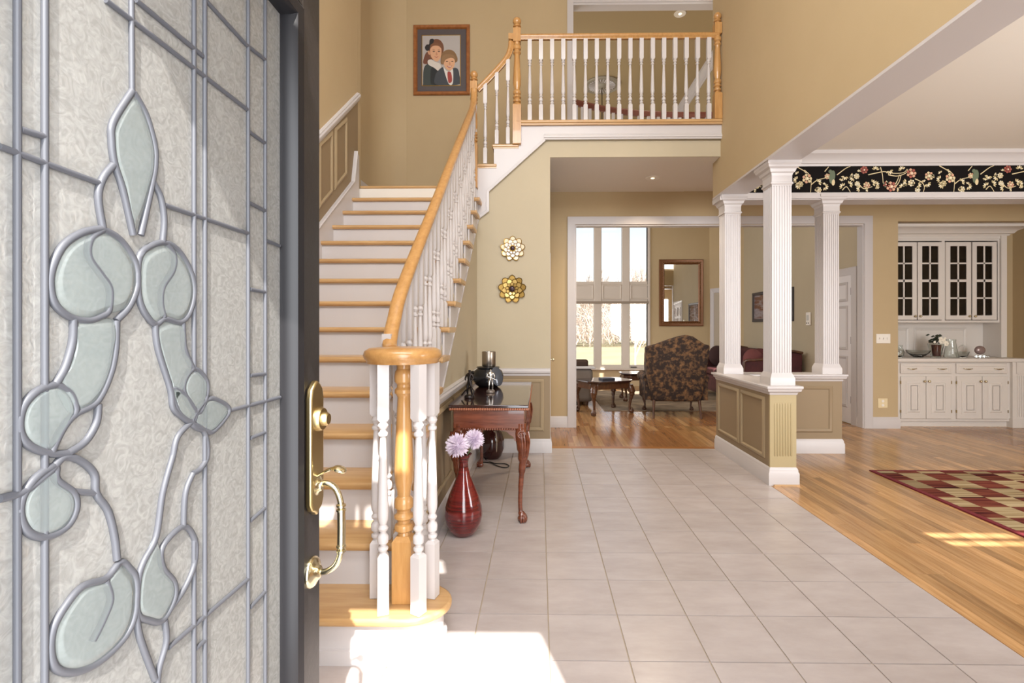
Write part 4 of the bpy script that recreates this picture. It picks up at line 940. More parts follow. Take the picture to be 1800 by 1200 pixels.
mb = MB(); a, b = pc(285, 287), pc(778, 928); mb.sweep([(a[0], LW-.012, a[1]), (b[0], LW-.012, a[1]), (b[0], LW-.012, b[1]), (a[0], LW-.012, b[1])], [(-.004, 0), (-.004, .003), (.004, .003), (.004, 0)], (0, -1, 0), closed=True); mb.build('fillet', gold_r, pf)

# hall ceiling downlights, wall plates, knob
def downlight(label, x, y, z, power):
    t = thing('recessed_light', label, 'ceiling light', (x, y, z-.012), group='recessed ceiling lights')
    mb = MB(); mb.lathe([(.058, -.006), (.085, -.008), (.088, 0), (.060, .0), (.056, -.002)], (x, y, z), 28); mb.build('trim_ring', plastic_w, t, smooth=45)
    e = mat('warm_bulb_glow', (255, 226, 180), .4); b = e.node_tree.nodes['Principled BSDF']; b.inputs['Emission Color'].default_value = (1, .78, .5, 1); b.inputs['Emission Strength'].default_value = 2.5
    mb = MB(); mb.lathe([(.058, -.004), (.03, -.002), (.001, -.001)], (x, y, z), 24); mb.build('reflector', antique, t, smooth=45)
    mb = MB(); mb.sphere((x, y, z-.006), .024, 12, 6, (1, 1, .35)); mb.build('bulb', e, t, smooth=60)
    light('recessed_lamp_glow', 'SPOT', (x, y, z-.03), (0, 0, -1), power, (1, .82, .6), spot_size=2.3, spot_blend=.8, shadow_soft_size=.05)
downlight('recessed downlight in the ceiling under the balcony', 1.42, 6.24, HALLC-.004, 105)
downlight('recessed downlight in the high ceiling seen above the balcony railing', 2.07, 7.33, 6.0, 20)
def plate(name, label, x, z, w, h, m, n):
    t = thing(name, label, 'wall plate', (x, LW, z-h/2))
    MB().box(x-w/2, x+w/2, LW-.007, LW, z-h/2, z+h/2).build('plate', m, t, bevel=.003)
    for k in range(n):
        xx = x+(k-(n-1)/2)*.052; MB().box(xx-.005, xx+.005, LW-.018, LW-.006, z-.012, z+.014).build('toggle', plastic_w, t)
    return t
plate('switch_plate', 'white triple light switch plate beside the built-in cabinet', 4.717, 1.23, .192, .13, plastic_w, 3)
ol = plate('outlet_plate', 'ivory outlet plate low on the wall left of the built-in cabinet', 4.71, .345, .13, .13, ivory, 0)
for dz in (-.028, .028): MB().lathe([(.017, -.011), (.019, -.007)], (4.71, LW, .345+dz), 16, 'y').build('socket', plastic_w, ol)
dk = thing('door_knob', 'small brass knob sticking out past the closet corner', 'door knob', (.119, 6.0, .98))
MB().lathe([(.022, 0), (.022, .006), (.008, .01), (.008, .03), (.02, .036), (.024, .048), (.018, .06), (.001, .062)], (.119, 6.0, .995), 16, 'x').build('knob', brass, dk, smooth=45)
cl_ = MB(); cl_.box(.119, .127, 5.60, 6.3, 0, 2.22); struct(cl_.build('trim_6', white))
# ------------------------------------------------------------------ wallpaper border on the dining header
wp = MB(); wp.box(2.27, 7.1, 5.497, 5.5, 2.857, 3.152); wpo = wp.build('wallpaper_border', mat('black_wallpaper', (17, 13, 12), .8, spec=.15), hd)
pr = MB(); PRM = [mat('print_'+n, c, .6) for n, c in (('cream', (214, 196, 154)), ('rose', (158, 84, 70)), ('pink', (206, 158, 128)), ('green', (96, 108, 84)), ('leaf', (184, 168, 124)), ('ivory', (232, 222, 194)))]
yw = 5.4965
def blob(x, z, rx_, rz_, a, c, lv=0, n=8):
    pr.cur = c; ca, sa = math.cos(a), math.sin(a)
    pr.add([(x+rx_*math.cos(t)*ca-rz_*math.sin(t)*sa, yw-lv*.0003, z+rx_*math.cos(t)*sa+rz_*math.sin(t)*ca) for t in [2*PI*k/n for k in range(n)]], [list(range(n))])
def branch(pts, w, c=0):
    P = catmull([(x, 0, z) for x, z in pts], 6); vs = []
    for i, p in enumerate(P):
        t = (P[min(i+1, len(P)-1)]-P[max(i-1, 0)]).normalized(); s = Vector((-t.z, 0, t.x)); ww = w*(1-.5*i/len(P))
        vs += [(p.x+s.x*ww, yw, p.z+s.z*ww), (p.x-s.x*ww, yw, p.z-s.z*ww)]
    pr.cur = c; pr.add(vs, [(2*i, 2*i+1, 2*i+3, 2*i+2) for i in range(len(P)-1)])
def blossom(x, z, r, c, c2):
    for k in range(7): blob(x+r*.6*math.cos(k*.9), z+r*.6*math.sin(k*.9), r*.5, r*.38, k*.9, c if k % 2 else c2, 1)
    blob(x, z, r*.45, r*.4, 0, c2, 2); blob(x+r*.1, z, r*.2, r*.2, 0, 5, 3)
def sprig(x, z, a, n=5, s=.02):
    for k in range(n):
        t = a+(k-(n-1)/2)*.62; blob(x+s*1.3*math.cos(t), z+s*1.3*math.sin(t), s*.85, s*.38, t, (0, 4, 5)[k % 3], 1)
def W(u, v): return (2.27+(u-25)/1053*1.555, 3.150-(v-77)/192*.292)     # print units
UNIT = [('b', [(25, 140), (90, 150), (150, 130), (170, 100)]), ('b', [(80, 225), (105, 190), (120, 140)]), ('b', [(220, 170), (270, 195), (290, 230), (280, 268)]), ('b', [(400, 77), (450, 105), (490, 130), (510, 180), (505, 268)]), ('b', [(510, 210), (550, 180), (600, 165), (640, 160)]),
        ('b', [(700, 140), (740, 110), (770, 90), (800, 78)]), ('b', [(930, 140), (1000, 125), (1050, 118), (1120, 130), (1190, 125), (1215, 100)]), ('b', [(1020, 85), (1035, 140), (1040, 200)]), ('b', [(1130, 210), (1150, 170), (1160, 140)]), ('b', [(610, 115), (640, 80)]), ('b', [(860, 205), (900, 240), (960, 225)]), ('b', [(740, 250), (770, 225), (800, 265)])]
for rep in range(-1, 4):
    sh = rep*1053
    def WW(u, v): return W(u+sh, v)
    ok = lambda x, z, m=.02: 2.285 < x < 7.08 and 2.86+m*.2 < z < 3.15-m*.2
    for k, pts in UNIT:
        Q = [WW(u, v) for u, v in pts]; Q = [(max(2.272, min(7.098, x)), max(2.859, min(3.149, z))) for x, z in Q]
        if max(q[0] for q in Q) < 2.29 or min(q[0] for q in Q) > 7.08: continue
        branch(Q, .0052)
    for u, v, r, c, c2 in ((195, 130, .05, 1, 2), (325, 150, .045, 2, 0), (480, 165, .05, 2, 0), (430, 205, .032, 0, 4), (195, 200, .036, 5, 0), (630, 150, .03, 2, 0), (900, 95, .04, 1, 1), (920, 215, .036, 0, 2), (845, 150, .03, 5, 0), (1100, 225, .052, 1, 2), (1060, 210, .03, 3, 1), (240, 255, .028, 0, 5), (850, 205, .028, 0, 5), (565, 250, .032, 5, 0)):
        x, z = WW(u, v)
        if ok(x, z, r*4) or (2.3 < x < 7.05): 
            z = max(2.859+r, min(3.148-r, z)); blossom(x, z, r, c, c2)
    for u, v, a in ((60, 95, 2.5), (160, 195, 3.4), (240, 215, -.4), (310, 205, -1), (405, 175, 2.8), (420, 215, 3.6), (560, 195, .6), (610, 225, -.6), (760, 150, -1.8), (745, 225, 2.4), (790, 210, .5), (870, 240, 3), (960, 200, .4), (985, 210, .2), (820, 160, 3.6), (1180, 105, 2), (985, 105, 1.5), (130, 230, 2), (375, 255, 1.2), (700, 250, 2.8), (1085, 110, -1.2)):
        x, z = WW(u, v)
        if ok(x, z, .15): sprig(x, z, -a if False else a)
    for q_ in range(16):
        x, z = 2.27+(sh+60+q_*65)/1053*1.555, 2.89+((q_*7919) % 13)/13*.23
        if ok(x, z, .15): sprig(x, z, q_*1.7, 4, .014)
    for u, v in ((665, 155),):
        x, z = WW(u, v)
        if ok(x, z): blob(x, z, .032, .075, -.15, 3, 3, 12); blob(x+.012, z-.06, .018, .035, -.1, 0, 4, 10); blob(x-.02, z+.06, .022, .022, 0, 3, 4)
pr.build('floral_print', PRM, wpo)['kind'] = 'stuff'

# ------------------------------------------------------------------ dining rug
rg = thing('dining_rug', 'dark red and tan checkered area rug on the dining room floor', 'rug', (4.7, 3.2, 0))
rm = bpy.data.materials.new('checkered_weave'); rm.use_nodes = True; nt = rm.node_tree; L_ = nt.links; bs = nt.nodes['Principled BSDF']; bs.inputs['Roughness'].default_value = .95; bs.inputs['Specular IOR Level'].default_value = .1
def nd(t, **k):
    n = nt.nodes.new(t)
    for a, b in k.items(): setattr(n, a, b)
    return n
tc = nd('ShaderNodeTexCoord'); mp = nd('ShaderNodeMapping'); mp.inputs['Scale'].default_value = (1/.22, 1/.22, 0); mp.inputs['Location'].default_value = (.05, .12, .5); L_.new(tc.outputs['Object'], mp.inputs[0])
ck = nd('ShaderNodeTexChecker'); ck.inputs['Scale'].default_value = 1; L_.new(mp.outputs[0], ck.inputs[0]); ck.inputs[1].default_value = (1, 1, 1, 1); ck.inputs[2].default_value = (0, 0, 0, 1)
fl_ = nd('ShaderNodeVectorMath', operation='FLOOR'); L_.new(mp.outputs[0], fl_.inputs[0]); wnz = nd('ShaderNodeTexWhiteNoise'); L_.new(fl_.outputs[0], wnz.inputs[0])
ms = nd('ShaderNodeMapping'); ms.inputs['Scale'].default_value = (1.3, 46, 0); L_.new(tc.outputs['Object'], ms.inputs[0])
av = nd('ShaderNodeVectorMath', operation='ADD'); L_.new(ms.outputs[0], av.inputs[0]); L_.new(wnz.outputs[1], av.inputs[1])
sn = nd('ShaderNodeTexNoise'); sn.inputs['Scale'].default_value = 1; sn.inputs['Detail'].default_value = 3; L_.new(av.outputs[0], sn.inputs['Vector'])
def ramp(cols_):
    r = nd('ShaderNodeValToRGB'); e = r.color_ramp.elements
    while len(e) < len(cols_): e.new(.5)
    for k, (p, c) in enumerate(cols_): e[k].position = p; e[k].color = lin(c)
    L_.new(sn.outputs[0], r.inputs[0]); return r
rd = ramp([(.36, (50, 20, 22)), (.46, (98, 42, 38)), (.54, (128, 72, 54)), (.64, (74, 28, 30))]); rl = ramp([(.36, (122, 96, 66)), (.5, (164, 144, 108)), (.66, (176, 158, 124))])
vv = nd('ShaderNodeHueSaturation'); mrr = nd('ShaderNodeMapRange'); mrr.inputs[3].default_value = .75; mrr.inputs[4].default_value = 1.2; L_.new(wnz.outputs[0], mrr.inputs[0]); L_.new(mrr.outputs[0], vv.inputs['Value'])
mx_ = nd('ShaderNodeMix', data_type='RGBA'); L_.new(ck.outputs[1], mx_.inputs[0]); L_.new(rl.outputs[0], mx_.inputs[6]); L_.new(rd.outputs[0], mx_.inputs[7]); L_.new(mx_.outputs[2], vv.inputs['Color']); L_.new(vv.outputs[0], bs.inputs['Base Color'])
RX0, RX1, RY0, RY1 = 3.17, 6.2, 1.5, 4.82
MB().box(RX0+.03, RX1-.03, RY0+.03, RY1-.03, .001, .010).build('field', rm, rg)
mb = MB(); mb.sweep([(RX0+.02, RY0+.02, 0), (RX0+.02, RY1-.02, 0), (RX1-.02, RY1-.02, 0), (RX1-.02, RY0+.02, 0)], [(-.02, .001), (-.018, .010), (.018, .012), (.02, .001)], closed=True); mb.build('border', mat('burgundy_binding', (104, 22, 32), .9), rg)

# ------------------------------------------------------------------ built-in cabinets in the nook
cabw = mat('cabinet_paint', (216, 209, 201), .4)
def loop_frame(mb, x0, x1, z0, z1, y, prof): mb.sweep([(x0, y, z0), (x0, y, z1), (x1, y, z1), (x1, y, z0)], prof, (0, -1, 0), closed=True)
RAISE = [(-.022, 0), (-.022, .004), (.0, .004), (.012, .014), (.04, .014), (.04, 0)]
YB = 6.965
ITEMS = [('white base cabinet, left unit under the counter, next to the switch plate', 4.93, 5.745, (5.02, 5.712), ((5.025, 5.365), (5.372, 5.712))), ('white base cabinet, right unit under the counter', 5.745, 6.53, (5.785, 6.485), ((5.79, 6.132), (6.142, 6.485)))]
for lab, xa, xb, dr, doors in ITEMS:
    t = thing('base_cabinet', lab, 'cabinet', ((xa+xb)/2, 7.2, 0), group='base cabinets')
    mb = MB(); mb.box(xa, xb, YB+.022, 7.50, .08, .905); mb.box(xa, xb, YB+.06, 7.50, 0, .08); mb.build('carcass', cabw, t)
    mb = MB(); mb.box(dr[0], dr[1], YB, YB+.022, .745, .885); d_ = mb.build('drawer', cabw, t, bevel=.006)
    mb = MB(); loop_frame(mb, dr[0]+.035, dr[1]-.035, .775, .855, YB, [(-.01, 0), (-.01, .003), (.006, .005), (.01, 0)]); mb.build('drawer_moulding', cabw, d_)
    for hx in (dr[0]+.15, dr[1]-.13):
        mb = MB(); mb.tube(catmull([(hx-.062, YB-.004, .815), (hx-.05, YB-.02, .812), (hx, YB-.028, .806), (hx+.05, YB-.02, .812), (hx+.062, YB-.004, .815)], 4), [.004]*4+[.005]*3+[.008]*3+[.005]*3+[.004]*4, 8); mb.build('handle', brass, d_, smooth=60)
    for i, (a, b) in enumerate(doors):
        mb = MB(); mb.box(a, b, YB, YB+.022, .115, .705); dd = mb.build('door', cabw, t, bevel=.005)
        mb = MB(); loop_frame(mb, a+.085, b-.085, .205, .615, YB, RAISE); mb.box(a+.12, b-.12, YB-.014, YB, .24, .58); mb.build('raised_panel', cabw, dd)
        kx = b-.028 if i == 0 else a+.028
        mb = MB(); mb.lathe([(.001, -.034), (.012, -.031), (.017, -.022), (.013, -.014), (.007, -.010), (.009, 0)], (kx, YB, .638), 14, 'y'); mb.build('knob', brass, dd, smooth=50)
        hx = a-.004 if i == 0 else b+.004
        for z in (.2, .6): MB().box(hx-.004, hx+.004, YB-.003, YB+.01, z, z+.04).build('hinge', antique, dd)
pt = thing('end_pilaster', 'white panelled pilaster at the right end of the base cabinets', 'pilaster', (6.615, 6.98, 0))
MB().box(6.53, 6.70, YB-.02, 7.50, .0, .905).build('post', cabw, pt); MB().box(6.52, 6.712, YB-.032, 7.3, 0, .12).build('plinth', cabw, pt); MB().box(6.575, 6.70, YB-.035, YB, .745, .90).build('block', cabw, pt)
mb = MB()
for k in range(4): mb.box(6.59+k*.027, 6.602+k*.027, YB-.028, YB-.019, .15, .72)
mb.build('flutes', cabw, pt)
ctp = MB(); ctp.box(4.925, 6.735, YB-.035, 7.50, .905, .955); tagged(ctp.build('countertop', cabw, bevel=.008), 'white countertop running across both base cabinets', 'countertop')
bk = thing('backsplash', 'white panelled backsplash between counter and glass-door cabinets', 'backsplash', (5.8, 7.53, .955))
MB().box(4.925, 6.70, 7.505, 7.545, .957, 1.46).build('board', cabw, bk)
for a, b in ((5.05, 5.50), (5.62, 6.35)):
    mb = MB(); loop_frame(mb, a, b, 1.02, 1.36, 7.505, PANEL); mb.build('panel_moulding', cabw, bk)
dark_in = mat('cabinet_interior', (120, 92, 70), .7)
uc = thing('glass_front_cabinet', 'white wall cabinet with four glass-paned doors above the counter', 'cabinet', (5.8, 7.35, 1.46))
YU = 7.22; UX0, UX1, UZ0, UZ1 = 4.93, 6.62, 1.455, 2.66
mb = MB(); mb.box(UX0, UX1, YU+.022, 7.54, UZ0, UZ0+.03); mb.box(UX0, UX1, YU+.022, 7.54, UZ1-.03, UZ1); mb.box(UX0, UX0+.02, YU+.022, 7.54, UZ0+.03, UZ1-.03); mb.box(UX1-.02, UX1, YU+.022, 7.54, UZ0+.03, UZ1-.03); mb.box(5.80, 5.845, YU+.022, YU+.06, UZ0+.03, UZ1-.03); mb.build('carcass', cabw, uc)
MB().box(UX0+.02, UX1-.02, 7.52, 7.54, UZ0+.03, UZ1-.03).build('back_panel', dark_in, uc)
for z in (1.80, 2.10, 2.38): MB().box(UX0+.02, UX1-.02, YU+.07, 7.52, z, z+.014).build('shelf', dark_in, uc)
pane_m = thin_glass('cabinet_pane', 1, (.30, .27, .25), .05)
for i, (a, b) in enumerate(((5.07, 5.43), (5.445, 5.80), (5.845, 6.20), (6.22, 6.565))):
    z0, z1 = 1.494, 2.61; mb = MB(); fwd = .062
    ox0, ox1, oz0, oz1 = a+fwd, b-fwd, z0+.062, z1-.055
    mb.box(a, ox0, YU, YU+.022, z0, z1); mb.box(ox1, b, YU, YU+.022, z0, z1); mb.box(ox0, ox1, YU, YU+.022, z0, oz0); mb.box(ox0, ox1, YU, YU+.022, oz1, z1)
    dd = mb.build('door', cabw, uc)
    xm = (ox0+ox1)/2; rows_ = [oz0+(oz1-oz0)*k/4 for k in range(5)]
    mb = MB(); mb.box(xm-.011, xm+.011, YU+.003, YU+.019, oz0, oz1)
    for k in (1, 2, 3):
        hh = .018 if k == 2 else .011; mb.box(ox0, ox1, YU+.003, YU+.019, rows_[k]-hh, rows_[k]+hh)
    mb.build('muntin_grid', cabw, dd)
    for k in range(4):
        for xa, xb in ((ox0, xm-.011), (xm+.011, ox1)):
            MB().box(xa, xb, YU+.009, YU+.012, rows_[k]+.011, rows_[k+1]-.011).build('pane', pane_m, dd)
    kx = b-.03 if i % 2 == 0 else a+.03
    mb = MB(); mb.lathe([(.001, -.034), (.012, -.031), (.017, -.022), (.013, -.014), (.007, -.010), (.009, 0)], (kx, YU, 1.545), 14, 'y'); mb.build('knob', brass, dd, smooth=50)
mb = MB(); mb.box(UX0, 6.64, YU+.01, 7.54, UZ1, 2.84); mb.build('frieze', cabw, uc)
mb = MB(); mb.sweep([(UX0, YU+.01, 2.70), (6.72, YU+.01, 2.70), (6.72, 7.5, 2.70)], [(a*1.9, b*.92) for a, b in CROWN]); mb.build('crown', cabw, uc, smooth=30)
MB().box(6.62, 6.70, YU-.01, 7.5, .957, 2.70).build('side_post', cabw, uc)
# things standing on the counter
clear = glassy('clear_glass', (240, 244, 242), .03, 1, 1.45)
CZ = .955
def lathe_thing(name, label, cat, x, y, prof, m, z=CZ):
    t = thing(name, label, cat, (x, y, z)); MB().lathe(prof, (x, y, z), 24).build('body', m, t, smooth=50); return t
lathe_thing('glass_vase', 'small clear glass vase at the left end of the counter', 'vase', 5.135, 7.15, [(.001, 0), (.035, 0), (.05, .03), (.056, .08), (.045, .12), (.03, .15), (.04, .175), (.037, .175), (.027, .15), (.04, .12), (.05, .08), (.044, .03), (.001, .012)], clear)
lathe_thing('glass_bowl', 'wide shallow clear glass bowl on the counter left of the flower pot', 'bowl', 5.395, 7.15, [(.001, 0), (.06, 0), (.06, .01), (.09, .03), (.13, .07), (.15, .105), (.145, .105), (.12, .07), (.08, .035), (.001, .02)], clear)
fp = thing('potted_bouquet', 'white blossoms and dark leaves in a clear tapered vase on the counter', 'flowers', (5.645, 7.15, CZ))
MB().lathe([(.001, 0), (.055, 0), (.058, .01), (.098, .20), (.094, .20), (.052, .012), (.001, .012)], (5.645, 7.15, CZ), 20).build('vase', clear, fp, smooth=50)
MB().lathe([(.001, 0), (.045, 0), (.06, .16), (.001, .16)], (5.655, 7.15, CZ+.02), 14).build('inner_pot', mat('terracotta_red', (96, 44, 34), .6), fp, smooth=50)
leaf_m = mat('dark_leaf', (52, 60, 46), .6)
for k in range(26):
    a = random.uniform(0, 6.28); rr_ = random.uniform(.02, .11); x, y, z = 5.645+rr_*math.cos(a), 7.15+rr_*.7*math.sin(a), CZ+.2+random.uniform(0, .16)*(1-rr_*2)
    mb = MB(); mb.add([(x-.03, y, z), (x, y-.012, z+.02), (x+.035, y, z+.006), (x, y+.01, z-.012), (x, y, z+.006)], [(0, 1, 4), (1, 2, 4), (2, 3, 4), (3, 0, 4)]); mb.build('leaf', leaf_m, fp)
wht = mat('white_blossom', (240, 232, 214), .7)
for x, y, z, r in ((5.68, 7.09, CZ+.235, .045), (5.66, 7.08, CZ+.265, .03), (5.75, 7.1, CZ+.20, .04), (5.59, 7.1, CZ+.22, .02), (5.735, 7.1, CZ+.275, .016), (5.71, 7.08, CZ+.25, .016)):
    mb = MB()
    for k in range(6): mb.sphere((x+r*.5*math.cos(k*1.05), y, z+r*.5*math.sin(k*1.05)), r*.5, 8, 5, (1, .5, 1))
    mb.sphere((x, y-r*.2, z), r*.4, 8, 5); mb.build('blossom', wht, fp, smooth=60)
lathe_thing('glass_pitcher', 'clear glass pitcher on the counter right of the flower pot', 'pitcher', 5.835, 7.12, [(.001, 0), (.085, 0), (.088, .01), (.07, .14), (.055, .22), (.058, .26), (.054, .26), (.05, .22), (.065, .14), (.08, .014), (.001, .012)], clear)
gb = lathe_thing('glass_basket', 'small clear glass basket with an arched handle on the counter', 'basket', 6.02, 7.15, [(.001, 0), (.05, 0), (.055, .02), (.082, .085), (.078, .085), (.05, .024), (.001, .012)], clear)
MB().tube([(6.02+.07*math.cos(a), 7.15, CZ+.08+.095*math.sin(a)) for a in [PI*k/14 for k in range(15)]], .007, 8).build('handle', clear, gb, smooth=60)
dp = thing('crystal_shell', 'rounded crystal shell dish on small stones at the right end of the counter', 'ornament', (6.27, 7.15, CZ))
MB().sphere((6.265, 7.15, CZ+.105), .07, 18, 12, (1.05, .6, .9)).build('shell', mat('smoky_crystal', (150, 130, 126), .08, .35), dp, smooth=60)
for k in range(7): MB().sphere((6.19+k*.027, 7.12+.03*(k % 2), CZ+.02), .022, 8, 6, (1, 1, .9)).build('stone', silver if k % 2 else clear, dp, smooth=60)

# ------------------------------------------------------------------ great room furnishing
damask = mat('dark_floral_damask', (40, 29, 25), .85, noise=(15, (134, 98, 64), .45, .70, (1, 1, 1)))
nt2 = damask.node_tree
wc_ = thing('wing_chair', 'high-backed wing chair in dark floral fabric seen from behind', 'chair', (2.12, 7.95, 0), -.06)
bx0 = [(-.33, .25), (.33, .25), (.385, .62), (.415, .95), (.43, 1.115), (.36, 1.13), (.28, 1.19), (.20, 1.25), (.11, 1.272), (.01, 1.25), (-.14, 1.195), (-.29, 1.13), (-.43, 1.09), (-.425, .95), (-.405, .62)]
bx = [(a*1.12, b) for a, b in bx0]
mb = MB(); mb.prism(bx, 'y', -.36, -.20)
o = mb.build('backrest', damask, wc_, local=True, bevel=.035, seg=4); 
for v in o.data.vertices: v.co.y += -.10*(v.co.z-.25)+.02
for s in (-1, 1):
    mb = MB(); mb.prism([(-.30, .60), (.02, .62), (.10, .78), (.06, .98), (-.05, 1.08), (-.36, 1.10)], 'x', s*.40-.035, s*.40+.035); mb.build('wing', damask, wc_, local=True, bevel=.03, seg=3)
    mb = MB(); mb.tube(catmull([(s*.43, -.28, .60), (s*.45, 0, .62), (s*.45, .22, .61), (s*.45, .34, .56)], 4), [.07]*10+[.065, .06, .05], 12); mb.box(s*.43-.045, s*.43+.045, -.30, .30, .27, .60); mb.build('arm', damask, wc_, local=True, smooth=60)
mb = MB(); mb.box(-.39, .39, -.30, .40, .25, .40); mb.build('seat_base', damask, wc_, local=True, bevel=.03)
mb = MB(); mb.box(-.36, .36, -.24, .42, .40, .52); mb.build('seat_cushion', damask, wc_, local=True, bevel=.04, seg=3)
for s in (-1, 1):
    mb = MB(); mb.tube([(s*.34, -.32, .27), (s*.35, -.34, .14), (s*.355, -.385, 0)], [.024, .02, .017], 8); mb.build('rear_leg', walnut, wc_, local=True, smooth=60)
    mb = MB(); cabriole(mb, s*.38, .36, .27, s*.6, .6, .8); lg = mb.build('front_leg', walnut, wc_, local=True, smooth=60)
    mb = MB(); claw_foot(mb, s*.38, .36, .032, s*.7, .7); o = mb.build('claw_foot', walnut, lg, local=True, smooth=60)

def carved_table(name, label, x, y, rz, w, d, h, legscale=1.25, glass_top=False):
    t = thing(name, label, 'table', (x, y, 0), rz)
    c = .16*w
    oct_ = lambda i: [(-w/2+i, -d/2+c), (-w/2+c, -d/2+i), (w/2-c, -d/2+i), (w/2-i, -d/2+c), (w/2-i, d/2-c), (w/2-c, d/2-i), (-w/2+c, d/2-i), (-w/2+i, d/2-c)]
    MB().prism(oct_(0), 'z', h-.028, h).build('table_top', mahogd, t, local=True, bevel=.008)
    MB().prism(oct_(.05), 'z', h-.13, h-.028).build('apron', walnut, t, local=True, bevel=.01)
    for sx, sy in ((-1, -1), (1, -1), (1, 1), (-1, 1)):
        lx, ly = sx*(w/2-.08), sy*(d/2-.08)
        mb = MB(); cabriole(mb, lx, ly, h-.07, sx*.7, sy*.7, legscale); lg = mb.build('leg', walnut, t, local=True, smooth=60)
        mb = MB(); claw_foot(mb, lx, ly, .038, sx*.7, sy*.7); mb.build('claw_foot', walnut, lg, local=True, smooth=60)
    return t
carved_table('end_table', 'carved dark wood side table with clipped corners left of the wing chair', 1.06, 8.15, .45, .86, .66, .535)
bk_ = MB(); bk_.box(-.11, .11, -.08, .08, 0, .03); o = bk_.build('book', mat('navy_cover', (44, 48, 60), .4), None, bevel=.004, local=True); o.location = (1.10, 8.12, .535); o.rotation_euler = (0, 0, .3); tagged(o, 'small dark book lying on the carved side table', 'book')
carved_table('coffee_table', 'carved dark wood coffee table partly hidden behind the wing chair', 2.06, 9.52, 0, 1.05, .62, .53, 1.1)
rm2 = mat('faded_wool_rug', (168, 150, 126), .95, noise=(2.6, (120, 104, 88), .4, .66, (1, 2, 1)))
gr2 = thing('living_rug', 'pale grey-brown wool rug on the living room floor under the tables', 'rug', (2.6, 9.5, 0))
MB().box(1.15, 4.1, 8.32, 10.8, .001, .012).build('field', rm2, gr2)
mb = MB(); mb.sweep([(1.12, 8.29, 0), (1.12, 10.83, 0), (4.13, 10.83, 0), (4.13, 8.29, 0)], [(-.04, .001), (-.038, .011), (.038, .013), (.04, .001)], closed=True); mb.build('border', mat('rug_border', (146, 128, 108), .95), gr2)
def soft(name, dims, m, t, bv=.05, **k):
    mb = MB(); mb.box(*dims); return mb.build(name, m, t, bevel=bv, seg=4, **k)
grey = mat('grey_upholstery', (120, 110, 102), .85)
gs = thing('grey_armchair', 'grey upholstered armchair left of the carved side table', 'armchair', (.50, 9.3, 0))
soft('seat_base', (.05, .88, 8.95, 9.75, .06, .42), grey, gs)
for x, y in ((.12, 8.85), (.85, 8.85), (.12, 9.85), (.85, 9.85)): MB().lathe([(.02, 0), (.03, .08)], (x, y, 0), 10).build('foot', walnut, gs)
MB(); soft('backrest', (.0, .22, 8.95, 9.75, .40, .95), grey, gs, .08)
soft('arm', (.05, .95, 8.78, 8.98, .06, .66), grey, gs, .08); soft('arm', (.05, .95, 9.72, 9.92, .06, .66), grey, gs, .08); soft('seat_cushion', (.2, .90, 8.99, 9.71, .42, .55), grey, gs, .05)
tagged(soft('throw_blanket', (.40, .99, 8.75, 9.01, .655, .685), mat('pale_throw', (206, 204, 206), .9), None, .012), 'pale folded throw on the arm of the grey armchair', 'blanket')
tagged(soft('dark_pillow', (.60, .90, 9.1, 9.22, .56, .80), mat('brown_pillow', (74, 56, 46), .9), None, .05), 'dark brown pillow standing in the grey armchair', 'pillow')
burg = mat('burgundy_upholstery', (78, 34, 34), .8, noise=(8, (58, 24, 26), .4, .7, (1, 1, 1)))
sf = thing('burgundy_sofa', 'burgundy sofa with wood-trimmed arms along the far right wall', 'sofa', (3.9, 9.6, 0))
soft('seat_base', (3.42, 4.40, 8.42, 10.6, .12, .44), burg, sf); soft('backrest', (4.16, 4.42, 8.42, 10.6, .42, .97), burg, sf, .08)
for y in (8.36, 10.56):
    mb = MB(); mb.prism([(3.42, .12), (3.42, .80), (3.50, .84), (3.62, .84), (3.78, .86), (3.95, .93), (4.15, .98), (4.40, .95), (4.40, .12)], 'y', y, y+.10); mb.build('arm', burg, sf, bevel=.02)
    mb = MB(); mb.tube(catmull([(3.425, y-.004, .14), (3.425, y-.004, .74), (3.46, y-.004, .83), (3.62, y-.004, .84), (3.80, y-.004, .865), (4.0, y-.004, .95), (4.2, y-.004, .99), (4.40, y-.004, .96)], 4), .022, 8); mb.build('arm_trim', walnut, sf, smooth=60)
for k in range(3): soft('seat_cushion', (3.44, 4.18, 8.47+k*.70, 9.15+k*.70, .44, .58), burg, sf, .05)
for x, y in ((3.5, 8.5), (4.3, 8.5), (3.5, 10.5), (4.3, 10.5)): MB().lathe([(.02, 0), (.035, .12)], (x, y, 0), 10).build('leg', walnut, sf)
for x, y, z, r, m_n, lab in ((3.72, 8.62, .60, .3, (112, 62, 60), 'dusty red cushion by the near arm of the burgundy sofa'), (3.92, 8.9, .60, -.2, (86, 40, 40), 'dark red cushion at the back of the burgundy sofa'), (3.72, 10.35, .60, .2, (58, 36, 34), 'dark brown cushion at the far end of the burgundy sofa')):
    mb = MB(); mb.sphere((0, 0, .22), .24, 16, 10, (.95, .42, .95)); o = mb.build('cushion', mat('cushion_cloth', m_n, .9), None, smooth=60, local=True); o.location = (x, y, z-.02); o.rotation_euler = (-.25, .15, r); tagged(o, lab, 'cushion', 'sofa cushions')
